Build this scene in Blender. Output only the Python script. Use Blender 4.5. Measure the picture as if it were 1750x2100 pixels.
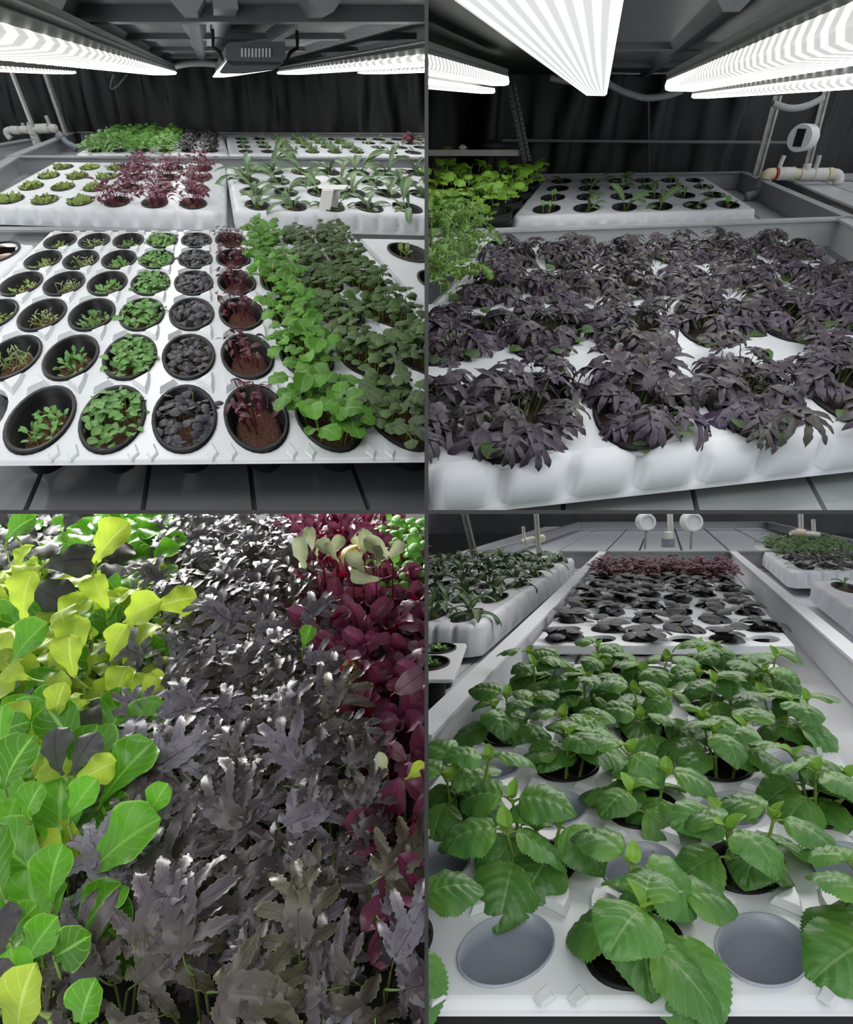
import bpy, bmesh, math, random
import numpy as np
from mathutils import Vector, Matrix
# ------------------------------------------------------------------ camera, world, lights, exposure
F = 1200.0                 # focal length in pixels of the 1750 x 2100 frame
CZ = 1.5                   # camera height
PI = math.pi
sc = bpy.context.scene
for o in list(bpy.data.objects): bpy.data.objects.remove(o)
COL = sc.collection
cam = bpy.data.cameras.new('camera'); camo = bpy.data.objects.new('camera', cam); COL.objects.link(camo)
cam.sensor_fit = 'HORIZONTAL'; cam.sensor_width = 36.0; cam.lens = 36.0 * F / 1750.0
cam.clip_start = 0.01; cam.clip_end = 200
camo.location = (0, 0, CZ); camo.rotation_euler = (PI / 2, 0, 0)
sc.camera = camo
sc.view_settings.view_transform = 'Standard'
try: sc.view_settings.look = 'None'
except Exception: pass
sc.view_settings.gamma = 1.0; sc.view_settings.use_curve_mapping = False
sc.view_settings.exposure = 0.0
world = bpy.data.worlds.new('world'); sc.world = world; world.use_nodes = True
world.node_tree.nodes['Background'].inputs[0].default_value = (0.93, 0.97, 1.0, 1)
world.node_tree.nodes['Background'].inputs[1].default_value = 0.80
def area(name, loc, target, sx, sy, power, col=(1, .98, .95)):
    l = bpy.data.lights.new(name, 'AREA'); l.shape = 'RECTANGLE'; l.size = sx; l.size_y = sy; l.energy = power; l.color = col
    o = bpy.data.objects.new(name, l); COL.objects.link(o); o.location = loc
    o.rotation_euler = (Vector(target) - Vector(loc)).to_track_quat('-Z', 'Y').to_euler()
    return o
area('fill_light', (0, -2.6, CZ + 2.6), (0, 1.2, CZ - .2), 5.0, 3.0, 22)  # added broad fill behind and above the camera, not a lamp of the hall
area('fill_light', (0, -.9, CZ + .95), (0, .8, CZ - .7), 2.2, .5, 9)  # second added fill, close to the camera, to lift the lower front leaves
area('lower_bay_light', (-1.1, 2.4, CZ + .70), (-.5, 1.0, CZ - .6), 2.0, .6, 85)
area('lower_bay_light', (1.1, 1.95, CZ + .36), (.7, 1.1, CZ - .7), 1.7, .35, 12)
area('lower_bay_light', (1.4, 4.6, CZ + 1.2), (1.4, 4.5, CZ - .5), 3.0, 2.2, 38)

# ------------------------------------------------------------------ rooms: each bay of the stand has its own tilted bench frame
RNG = random.Random(7)
TH = 0.0019
class Room:
    def __init__(s, hx, hy, sx, sz, lean=0.0):
        th = math.atan((1050 - hy) / F); s.c = math.cos(th); s.s = math.sin(th)
        s.e1 = Vector((1, 0, 0)); s.e2 = Vector((0, s.c, s.s)); s.e3 = Vector((0, -s.s, s.c))
        s.sx, s.sz = sx, sz
        r = s.ray(hx, hy); s.k = r[0] / r[1]           # drift of the rows across the bench
        s.D = (s.e1 * s.k + s.e2)
        l = math.radians(lean)
        s.up = s.e3 * math.cos(l) - s.e2 * math.sin(l); s.fw = s.e2 * math.cos(l) + s.e3 * math.sin(l)
        s.R = Matrix((s.e1, s.fw, s.up)).transposed()
        s.B = Matrix((s.e1, s.e2, s.e3)).transposed()
    def ray(s, px, py):
        rx = (px - 875) / F; rz = (1050 - py) / F
        return rx, s.c + rz * s.s, -s.s + rz * s.c
    def W(s, x, d, h): return Vector((0, 0, CZ)) + s.e1 * x + s.e2 * d + s.e3 * h
    def at(s, px, py, h):
        r = s.ray(px, py); t = h / r[2]; return s.W(r[0] * t, r[1] * t, h)
    def atd(s, px, py, d):
        r = s.ray(px, py); t = d / r[1]; return s.W(r[0] * t, d, r[2] * t)
    def dep(s, py, h):
        r = s.ray(0, py); return r[1] * h / r[2]
    def hgt(s, py, d):
        r = s.ray(0, py); return r[2] * d / r[1]
TL = Room(425, 165, -1, 1, 14)
TR = Room(1250, 215, 1, 1, 16)
BL = Room(425, 605, -1, -1, 24)
BR = Room(1359, 1009, 1, -1, 4)

# ------------------------------------------------------------------ materials
def new_mat(name):
    m = bpy.data.materials.new(name); m.use_nodes = True
    nt = m.node_tree; return m, nt, nt.nodes['Principled BSDF']
def MN(nt, op, a, b=None, c=None):
    n = nt.nodes.new('ShaderNodeMath'); n.operation = op
    for i, v in enumerate((a, b, c)):
        if v is None: continue
        if isinstance(v, (int, float)): n.inputs[i].default_value = v
        else: nt.links.new(v, n.inputs[i])
    return n.outputs[0]
def MIX(nt, f, a, b):
    n = nt.nodes.new('ShaderNodeMix'); n.data_type = 'RGBA'
    for i, v in ((0, f), (6, a), (7, b)):
        if isinstance(v, (int, float)): n.inputs[i].default_value = v
        elif isinstance(v, tuple): n.inputs[i].default_value = (*v, 1)
        else: nt.links.new(v, n.inputs[i])
    return n.outputs[2]
def plain(name, col, rough=.5, metal=0.0, spec=.5, var=0.0, scale=30, bump=0.0, col2=None, detail=3, coat=0.0):
    m, nt, p = new_mat(name)
    p.inputs['Roughness'].default_value = rough; p.inputs['Metallic'].default_value = metal
    p.inputs['Specular IOR Level'].default_value = spec; p.inputs['Base Color'].default_value = (*col, 1)
    p.inputs['Coat Weight'].default_value = coat; p.inputs['Coat Roughness'].default_value = .15
    if var or bump or col2:
        tc = nt.nodes.new('ShaderNodeTexCoord'); nz = nt.nodes.new('ShaderNodeTexNoise')
        nz.inputs['Scale'].default_value = scale; nz.inputs['Detail'].default_value = detail
        nt.links.new(tc.outputs['Object'], nz.inputs['Vector'])
        c2 = col2 if col2 else tuple(max(0, x * (1 - var)) for x in col)
        f = MN(nt, 'MULTIPLY_ADD', nz.outputs[0], 3.0, -1.0)
        f = MN(nt, 'MINIMUM', MN(nt, 'MAXIMUM', f, 0.0), 1.0)
        nt.links.new(MIX(nt, f, col, c2), p.inputs['Base Color'])
        if bump:
            b = nt.nodes.new('ShaderNodeBump'); b.inputs['Strength'].default_value = bump; b.inputs['Distance'].default_value = .01
            nt.links.new(nz.outputs[0], b.inputs['Height']); nt.links.new(b.outputs[0], p.inputs['Normal'])
    return m
def lamp_mat(name, base, peak, n_u, n_v, col=(1, 1, .97)):
    """diffuser over rows of bright diodes: pale between them, blazing on them"""
    m, nt, p = new_mat(name)
    uv = nt.nodes.new('ShaderNodeUVMap'); sp = nt.nodes.new('ShaderNodeSeparateXYZ'); nt.links.new(uv.outputs[0], sp.inputs[0])
    def line(c, n): return MN(nt, 'POWER', MN(nt, 'MULTIPLY_ADD', MN(nt, 'SINE', MN(nt, 'MULTIPLY', c, n * 6.2832)), .5, .5), 5.0)
    s = MN(nt, 'MULTIPLY_ADD', line(sp.outputs[1], n_v), peak, base) if n_v else base
    if n_u: s = MN(nt, 'MULTIPLY_ADD', line(sp.outputs[0], n_u), peak * (.12 if n_v else 1.0), s)
    p.inputs['Base Color'].default_value = (.18, .18, .18, 1); p.inputs['Roughness'].default_value = .3
    p.inputs['Emission Color'].default_value = (*col, 1)
    nt.links.new(s, p.inputs['Emission Strength'])
    return m
def leaf_mat(name, top, under, vein, rough=.45, nlat=7.0, mid=.07, lat=.10, var=.25, trans=.25, edge=None, spec=.5, blotch=None, bump=.25, sheen=0.0, base=None, tip=None):
    m, nt, p = new_mat(name)
    out = nt.nodes['Material Output']
    uv = nt.nodes.new('ShaderNodeUVMap'); sp = nt.nodes.new('ShaderNodeSeparateXYZ'); nt.links.new(uv.outputs[0], sp.inputs[0])
    u, v = sp.outputs[0], sp.outputs[1]
    s = MN(nt, 'ABSOLUTE', MN(nt, 'MULTIPLY_ADD', u, 2.0, -1.0))
    mm = MN(nt, 'LESS_THAN', s, mid)
    fr = MN(nt, 'FRACT', MN(nt, 'MULTIPLY', MN(nt, 'MULTIPLY_ADD', s, -.34, v), nlat))
    lt = MN(nt, 'LESS_THAN', fr, lat)
    vm = MN(nt, 'MAXIMUM', mm, MN(nt, 'MULTIPLY', lt, .55))
    oi = nt.nodes.new('ShaderNodeObjectInfo')
    tc = nt.nodes.new('ShaderNodeTexCoord'); nz = nt.nodes.new('ShaderNodeTexNoise'); nz.inputs['Scale'].default_value = 2.6; nz.inputs['Detail'].default_value = 4
    nt.links.new(tc.outputs['Object'], nz.inputs['Vector'])
    hi = tuple(min(1, c * (1 + var)) for c in top); lo = tuple(c * (1 - var) for c in top)
    c = MIX(nt, oi.outputs['Random'], lo, hi)
    bl = MN(nt, 'MINIMUM', MN(nt, 'MAXIMUM', MN(nt, 'MULTIPLY_ADD', nz.outputs[0], 4.0, -1.7), 0.0), 1.0)
    c = MIX(nt, MN(nt, 'MULTIPLY', bl, .8 if blotch else .35), c, blotch if blotch else lo)
    if base: c = MIX(nt, MN(nt, 'MAXIMUM', MN(nt, 'MULTIPLY_ADD', v, -2.2, 1.0), 0.0), c, base)
    if tip: c = MIX(nt, MN(nt, 'MAXIMUM', MN(nt, 'MULTIPLY_ADD', v, 2.5, -1.6), 0.0), c, tip)
    c = MIX(nt, vm, c, vein)
    if edge: c = MIX(nt, MN(nt, 'MULTIPLY', MN(nt, 'GREATER_THAN', s, .93), MN(nt, 'GREATER_THAN', v, .62)), c, edge)
    g = nt.nodes.new('ShaderNodeNewGeometry')
    c = MIX(nt, g.outputs['Backfacing'], c, under)
    nt.links.new(c, p.inputs['Base Color'])
    p.inputs['Roughness'].default_value = rough; p.inputs['Specular IOR Level'].default_value = spec
    if sheen:
        p.inputs['Coat Weight'].default_value = sheen; p.inputs['Coat Roughness'].default_value = .38
    if bump:
        b = nt.nodes.new('ShaderNodeBump'); b.inputs['Strength'].default_value = bump; b.inputs['Distance'].default_value = .004
        hgt = MN(nt, 'MULTIPLY_ADD', nz.outputs[0], .6, MN(nt, 'MULTIPLY', vm, -.5))
        nt.links.new(hgt, b.inputs['Height']); nt.links.new(b.outputs[0], p.inputs['Normal'])
    if trans:
        t = nt.nodes.new('ShaderNodeBsdfTranslucent'); nt.links.new(c, t.inputs[0])
        mx = nt.nodes.new('ShaderNodeMixShader'); mx.inputs[0].default_value = trans
        nt.links.new(p.outputs[0], mx.inputs[1]); nt.links.new(t.outputs[0], mx.inputs[2]); nt.links.new(mx.outputs[0], out.inputs[0])
    return m
M = {}
M['white'] = plain('white_plastic', (.70, .72, .75), .30, var=.05, scale=6)
M['foam'] = plain('white_foam', (.68, .70, .74), .38, var=.05, scale=9)
M['trough'] = plain('grey_plastic', (.30, .315, .33), .35, var=.12, scale=5)
M['trough_light'] = plain('pale_grey_plastic', (.50, .515, .53), .32, var=.12, scale=4)
M['slab'] = plain('wet_grey_plastic', (.20, .21, .22), .10, var=.2, scale=8, bump=.08)
M['slab_light'] = plain('wet_pale_plastic', (.36, .39, .39), .07, var=.2, scale=8, bump=.10)
M['seam'] = plain('dark_seam', (.07, .072, .07), .6)
M['ceil'] = plain('dark_sheet_metal', (.15, .16, .165), .42, var=.25, scale=5)
M['ceil_dark'] = plain('black_sheet_metal', (.022, .023, .024), .5)
M['film'] = plain('black_film', (.004, .004, .0045), .48, var=.3, scale=6, bump=.25)
M['alu'] = plain('aluminium', (.20, .21, .20), .42, metal=.25, var=.15, scale=40)
M['cap'] = plain('grey_cap', (.10, .105, .11), .45)
M['pvc'] = plain('white_pvc', (.66, .65, .60), .38, var=.15, scale=14)
M['pvcy'] = plain('aged_pvc', (.62, .56, .38), .4)
M['post'] = plain('painted_steel', (.50, .49, .45), .5, var=.3, scale=25)
M['steel'] = plain('perforated_steel', (.16, .17, .17), .45, var=.2, scale=30)
M['hole'] = plain('black_hole', (.004, .004, .004), .8)
M['red'] = plain('red_ring', (.5, .03, .02), .5)
M['conduit'] = plain('grey_conduit', (.42, .43, .43), .45)
M['elbow'] = plain('grey_pvc', (.22, .24, .27), .35)
M['pot'] = plain('black_pot', (.008, .008, .009), .5, spec=.22)
M['soil'] = plain('coir', (.15, .055, .025), .95, col2=(.035, .014, .008), scale=260, bump=.8)
M['darksoil'] = plain('dark_coir', (.05, .026, .012), .95, col2=(.012, .007, .004), scale=260, bump=.8)
M['cup'] = plain('grey_cup', (.34, .37, .43), .30, var=.06, scale=5)
M['paper'] = plain('white_paper', (.78, .77, .75), .7)
M['divider'] = plain('dark_divider', (.022, .022, .022), .6)
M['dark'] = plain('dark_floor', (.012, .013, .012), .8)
M['wallbr'] = plain('dark_wall', (.055, .055, .065), .6, var=.35, scale=3)
M['gauge'] = plain('white_gauge', (.72, .73, .74), .35)
M['lampA'] = lamp_mat('lamp_diffuser', .60, 10.5, 0, 48)
M['lampB'] = lamp_mat('lamp_diffuser_wide', .70, 6.0, 42, 0, (.97, .99, 1.0))
M['slot'] = plain('slot_light', (.8, .8, .8), .5)
M['stemk'] = plain('dark_kale_stem', (.075, .10, .025), .5)
M['stemm'] = plain('mid_green_stem', (.12, .19, .04), .5)
M['stem'] = plain('green_stem', (.22, .34, .06), .5)
M['stemr'] = plain('red_stem', (.16, .012, .030), .5)
M['stemp'] = plain('purple_stem', (.20, .22, .07), .5)
M['pale'] = plain('pale_stem', (.40, .52, .16), .5)
M['basil'] = leaf_mat('green_basil', (.135, .31, .070), (.16, .33, .09), (.20, .40, .11), trans=.18, var=.28)
M['pbasil'] = leaf_mat('purple_basil', (.038, .032, .048), (.07, .085, .05), (.075, .065, .09), trans=.08, var=.35, blotch=(.048, .062, .040))
M['sprout'] = leaf_mat('pale_sprout', (.26, .38, .07), (.3, .42, .1), (.36, .48, .14), trans=.2, var=.3, bump=0)
M['blade'] = leaf_mat('pale_blade', (.30, .36, .15), (.3, .38, .15), (.42, .48, .22), trans=.2, bump=0)
M['kaleg'] = leaf_mat('green_kale', (.115, .31, .030), (.17, .36, .06), (.22, .44, .09), trans=.25, var=.35, edge=(.2, .40, .08))
M['kalegp'] = leaf_mat('green_purple_kale', (.098, .195, .038), (.11, .19, .05), (.13, .22, .07), trans=.15, var=.35, blotch=(.072, .060, .066), edge=(.12, .21, .05))
M['amar'] = leaf_mat('red_amaranth', (.12, .020, .045), (.10, .016, .035), (.15, .03, .06), trans=.15, var=.35)
M['amard'] = leaf_mat('dark_amaranth', (.105, .030, .042), (.10, .02, .03), (.15, .05, .06), trans=.12, var=.3)
M['strap'] = leaf_mat('grey_green_strap', (.12, .21, .085), (.15, .26, .09), (.24, .34, .16), mid=.2, lat=0, trans=.2, var=.25)
M['strapd'] = leaf_mat('deep_green_strap', (.060, .125, .040), (.07, .15, .05), (.13, .2, .09), mid=.2, lat=0, trans=.15, var=.3)
M['bush'] = leaf_mat('bush_green', (.13, .33, .055), (.16, .35, .07), (.18, .40, .08), trans=.2, var=.4, bump=0)
M['bushp'] = leaf_mat('bush_purple', (.030, .026, .036), (.04, .04, .04), (.04, .035, .045), trans=.05, var=.4, bump=0)
M['lettuce'] = leaf_mat('bright_choy', (.20, .42, .030), (.26, .48, .06), (.30, .52, .10), trans=.28, var=.28)
M['mizuna'] = leaf_mat('frilly_mizuna', (.19, .36, .075), (.22, .40, .09), (.28, .45, .13), trans=.25, var=.3, bump=0)
M['kale'] = leaf_mat('purple_kale', (.044, .029, .050), (.090, .095, .028), (.055, .020, .040), rough=.38, nlat=5, lat=.08, trans=.06, var=.30, blotch=(.036, .030, .030), edge=(.075, .070, .055), sheen=.12)
M['kaleB'] = leaf_mat('plum_kale', (.092, .072, .088), (.16, .19, .035), (.050, .022, .040), rough=.40, nlat=5, mid=.045, lat=.06, trans=.06, var=.28, blotch=(.052, .043, .032), edge=(.24, .22, .13), sheen=.30, spec=.6)
M['kaleL'] = leaf_mat('sheen_kale', (.235, .22, .265), (.20, .24, .06), (.085, .05, .085), rough=.42, nlat=5, mid=.05, lat=.07, trans=.06, var=.25, blotch=(.15, .135, .165), edge=(.28, .28, .20), sheen=.1)  # grey-lavender backlight sheen put into the leaf colour
M['kaleO'] = leaf_mat('olive_kale', (.092, .082, .050), (.16, .20, .035), (.055, .030, .035), rough=.36, nlat=5, mid=.05, lat=.07, trans=.06, var=.3, blotch=(.060, .045, .050), edge=(.26, .27, .10), sheen=.2)
M['kale2'] = leaf_mat('greenish_kale', (.040, .044, .028), (.09, .11, .03), (.055, .022, .040), rough=.40, nlat=5, lat=.08, trans=.06, var=.4, blotch=(.045, .032, .050), edge=(.08, .085, .05), sheen=.1)
M['kale3'] = leaf_mat('lilac_kale', (.075, .055, .090), (.09, .09, .04), (.045, .015, .040), rough=.42, nlat=5, lat=.08, trans=.06, var=.3, blotch=(.055, .040, .062), edge=(.10, .085, .09), sheen=.1)
M['coty'] = leaf_mat('cotyledon', (.055, .125, .020), (.08, .17, .03), (.07, .10, .04), trans=.15, var=.3, blotch=(.03, .045, .022))
M['lime'] = leaf_mat('lime_choy', (.50, .67, .060), (.42, .60, .05), (.62, .74, .16), rough=.4, trans=.35, var=.16, nlat=6)
M['green'] = leaf_mat('green_choy', (.120, .37, .020), (.16, .40, .04), (.26, .56, .09), rough=.27, trans=.2, var=.42, edge=(.26, .52, .08), nlat=6)
M['plum'] = leaf_mat('plum_choy', (.075, .066, .078), (.12, .20, .05), (.05, .045, .05), rough=.45, trans=.12, var=.25, blotch=(.07, .085, .055), nlat=6)
M['beet'] = leaf_mat('beet_leaf', (.21, .058, .115), (.30, .007, .042), (.22, .012, .050), rough=.34, trans=.2, var=.35, nlat=6, sheen=.35, base=(.15, .02, .05))
M['beetp'] = leaf_mat('beet_pale', (.34, .20, .25), (.32, .010, .05), (.26, .05, .1), rough=.34, trans=.12, var=.25, nlat=6, sheen=.3)
M['chard'] = leaf_mat('pale_chard', (.50, .58, .36), (.52, .50, .10), (.60, .55, .32), rough=.4, trans=.25, var=.2)
M['chardy'] = leaf_mat('yellow_chard', (.55, .52, .08), (.60, .45, .04), (.62, .26, .06), rough=.4, trans=.3, var=.15, mid=.12)
M['mint'] = leaf_mat('small_bright_leaf', (.22, .58, .10), (.25, .58, .12), (.3, .62, .16), trans=.25, var=.3, bump=0)
M['shiso'] = leaf_mat('shiso_leaf', (.076, .215, .040), (.17, .36, .045), (.19, .36, .10), rough=.40, nlat=7, mid=.035, lat=.08, trans=.14, var=.28, bump=1.0, base=(.15, .34, .05))
M['shisoy'] = leaf_mat('young_shiso', (.23, .46, .050), (.30, .50, .06), (.34, .55, .12), nlat=6, mid=.05, trans=.25, var=.2)

# ------------------------------------------------------------------ mesh and object helpers
def tag(o, label, cat, group=None, kind=None):
    if label: o['label'] = label
    if cat: o['category'] = cat
    if group: o['group'] = group
    if kind: o['kind'] = kind
    return o
def empty(name, loc, label, cat, group=None):
    o = bpy.data.objects.new(name, None); COL.objects.link(o); o.location = loc; o.empty_display_size = .02
    return tag(o, label, cat, group)
def clip_bm(bm, room):
    if room is None: return
    for co, no in ((Vector((room.sx * TH, 0, 0)), Vector((room.sx, 0, 0))), (Vector((0, 0, CZ + room.sz * TH)), Vector((0, 0, room.sz)))):
        if all((v.co - co).dot(no) >= 0 for v in bm.verts): continue
        g = bm.verts[:] + bm.edges[:] + bm.faces[:]
        bmesh.ops.bisect_plane(bm, geom=g, plane_co=co, plane_no=no, clear_inner=True)
def mk(name, verts, faces, mats, parent=None, room=None, midx=None, smooth=False, uvs=None, label=None, cat=None, group=None, kind=None, clip=True):
    """verts in world space -> one mesh object, cut off where the bay's dividers stand"""
    me = bpy.data.meshes.new(name)
    me.from_pydata([tuple(v) for v in verts], [], faces)
    if not isinstance(mats, (list, tuple)): mats = [mats]
    for m in mats: me.materials.append(M[m] if isinstance(m, str) else m)
    if midx: me.polygons.foreach_set('material_index', midx)
    if uvs is not None:
        ul = me.uv_layers.new(name='UVMap'); li = np.zeros(len(me.loops), dtype=np.int32); me.loops.foreach_get('vertex_index', li)
        ul.data.foreach_set('uv', np.asarray(uvs, dtype=np.float32)[li].ravel())
    if smooth: me.polygons.foreach_set('use_smooth', [True] * len(me.polygons))
    if room is not None and clip:
        A = np.asarray([tuple(v) for v in verts])
        if (A[:, 0] * room.sx).min() < TH or ((A[:, 2] - CZ) * room.sz).min() < TH:
            bm = bmesh.new(); bm.from_mesh(me); clip_bm(bm, room); bm.to_mesh(me); bm.free()
            if len(me.polygons) == 0:
                bpy.data.meshes.remove(me); return None
    base = Vector((0, 0, 0)); q = parent
    while q is not None: base += q.location; q = q.parent
    if parent is None:
        co = np.zeros(len(me.vertices) * 3, dtype=np.float32); me.vertices.foreach_get('co', co); co = co.reshape(-1, 3)
        base = Vector([float(x) for x in (co.min(0) + co.max(0)) / 2])
    me.transform(Matrix.Translation(-base))
    o = bpy.data.objects.new(name, me); COL.objects.link(o)
    if parent is not None: o.parent = parent
    else: o.location = base
    return tag(o, label, cat, group, kind)
def quadbox(p, q, side, up):
    """box: centre line p->q, half vectors side and up"""
    v = [a + sx * side + su * up for a in (p, q) for sx, su in ((-1, -1), (1, -1), (1, 1), (-1, 1))]
    return v, [(3, 2, 1, 0), (4, 5, 6, 7), (0, 1, 5, 4), (1, 2, 6, 5), (2, 3, 7, 6), (3, 0, 4, 7)]
def join(parts):
    V, Fc, I = [], [], []
    for k, pt in enumerate(parts):
        v, f = pt[0], pt[1]; o = len(V); V += list(v); Fc += [tuple(i + o for i in x) for x in f]; I += [pt[2] if len(pt) > 2 else 0] * len(f)
    return V, Fc, I
def tube(path, rad, n=8, cap=True):
    V, Fc = [], []
    rr = rad if isinstance(rad, (list, tuple)) else [rad] * len(path)
    ref = Vector((0, 0, 1))
    for i, p in enumerate(path):
        a = path[max(0, i - 1)]; b = path[min(len(path) - 1, i + 1)]; t = (b - a).normalized()
        if abs(t.dot(ref)) > .9: ref = Vector((0.9, .3, .1)).normalized()
        x = t.cross(ref).normalized(); y = t.cross(x)
        for k in range(n):
            an = 2 * PI * k / n; V.append(p + (x * math.cos(an) + y * math.sin(an)) * rr[i])
    for i in range(len(path) - 1):
        for k in range(n): Fc.append((i * n + k, i * n + (k + 1) % n, (i + 1) * n + (k + 1) % n, (i + 1) * n + k))
    if cap: Fc += [tuple(range(n)), tuple(range((len(path) - 1) * n, len(path) * n))]
    return V, Fc
def spline(pts, n=6):
    out = []
    for i in range(len(pts) - 1):
        p0 = pts[max(0, i - 1)]; p1 = pts[i]; p2 = pts[i + 1]; p3 = pts[min(len(pts) - 1, i + 2)]
        for k in range(n):
            t = k / n
            out.append(.5 * (2 * p1 + (p2 - p0) * t + (2 * p0 - 5 * p1 + 4 * p2 - p3) * t * t + (3 * p1 - p0 - 3 * p2 + p3) * t ** 3))
    out.append(pts[-1].copy()); return out

# ------------------------------------------------------------------ leaves
def leaf_arrays(prof, W=.5, L=1.0, pl=.4, pw=.02, e=(60, 20, -30), nv=6, nu=4, sweep=0., cup=0., wave=0., wn=3, serr=0., droop=0., quilt=0., fold=0., twist=0., seed=1):
    r = random.Random(seed); tot = pl + L * (1 + sweep * W); N = 60
    pth = [(0., 0., 0.)]; y = z = 0.
    def el(s):
        if s < pl: return math.radians(e[0] + (e[1] - e[0]) * s / max(pl, 1e-6))
        return math.radians(e[1] + (e[2] - e[1]) * (s - pl) / L)
    ds = tot * 1.25 / N
    for i in range(N):
        a = el(i * ds); y += math.cos(a) * ds; z += math.sin(a) * ds; pth.append((y, z, a))
    def at(s):
        f = min(max(s / ds, 0), N - .001); i = int(f); f -= i; a = pth[i]; b = pth[i + 1]
        an = el(s); return a[0] + (b[0] - a[0]) * f, a[1] + (b[1] - a[1]) * f, an
    V, Fc, UV, I = [], [], [], []
    ph = r.uniform(0, 6.28)
    for i in range(nv + 1):
        t = i / nv; hw = W * prof(t) + .0005
        if serr and 0 < i < nv: hw *= (1 + serr * (1 if i % 2 else -1))
        for j in range(nu + 1):
            s = 2 * j / nu - 1; x = s * hw; ax = abs(x)
            py, pz, an = at(pl + t * L + sweep * ax)
            off = cup * x * x / max(W, .01) + wave * math.sin(t * wn * 6.28 + ph + (1.7 if s > 0 else 0)) * s * s - droop * ax * ax - fold * -ax
            if quilt: off += quilt * abs(math.sin((t - .34 * abs(s)) * 6 * PI)) * (1 - abs(s) ** 3) * (1 if abs(s) > .05 else 0)
            ca, sa = math.cos(an), math.sin(an)
            x2 = x * math.cos(twist * t) ; off += x * math.sin(twist * t)
            V.append((x2, py - sa * off, pz + ca * off)); UV.append((s * .5 + .5, t))
    for i in range(nv):
        for j in range(nu):
            a = i * (nu + 1) + j; Fc.append((a, a + 1, a + nu + 2, a + nu + 1)); I.append(0)
    if pl > 0:
        o = len(V); n = 4
        for i in range(n + 1):
            s = pl * i / n + (.10 * L if i == n else 0); py, pz, an = at(s); rr = pw * (1.15 - .6 * i / n)
            for k in range(3):
                q = 2 * PI * k / 3 + PI / 2; dz = math.sin(q) * rr - rr * .6; dx = math.cos(q) * rr
                V.append((dx, py - math.sin(an) * dz, pz + math.cos(an) * dz)); UV.append((.5, 0))
        for i in range(n):
            for k in range(3):
                Fc.append((o + i * 3 + k, o + i * 3 + (k + 1) % 3, o + i * 3 + 3 + (k + 1) % 3, o + i * 3 + 3 + k)); I.append(1)
    return np.array(V), Fc, UV, I
LOBES = (((.03, 2.25, .26, .034), (.13, 1.62, .50, .043), (.36, 1.12, .58, .048), (.60, .70, .42, .038)),
         ((.02, 2.2, .30, .050), (.10, 1.62, .50, .066), (.30, 1.12, .62, .074), (.50, .66, .56, .066)))
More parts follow.
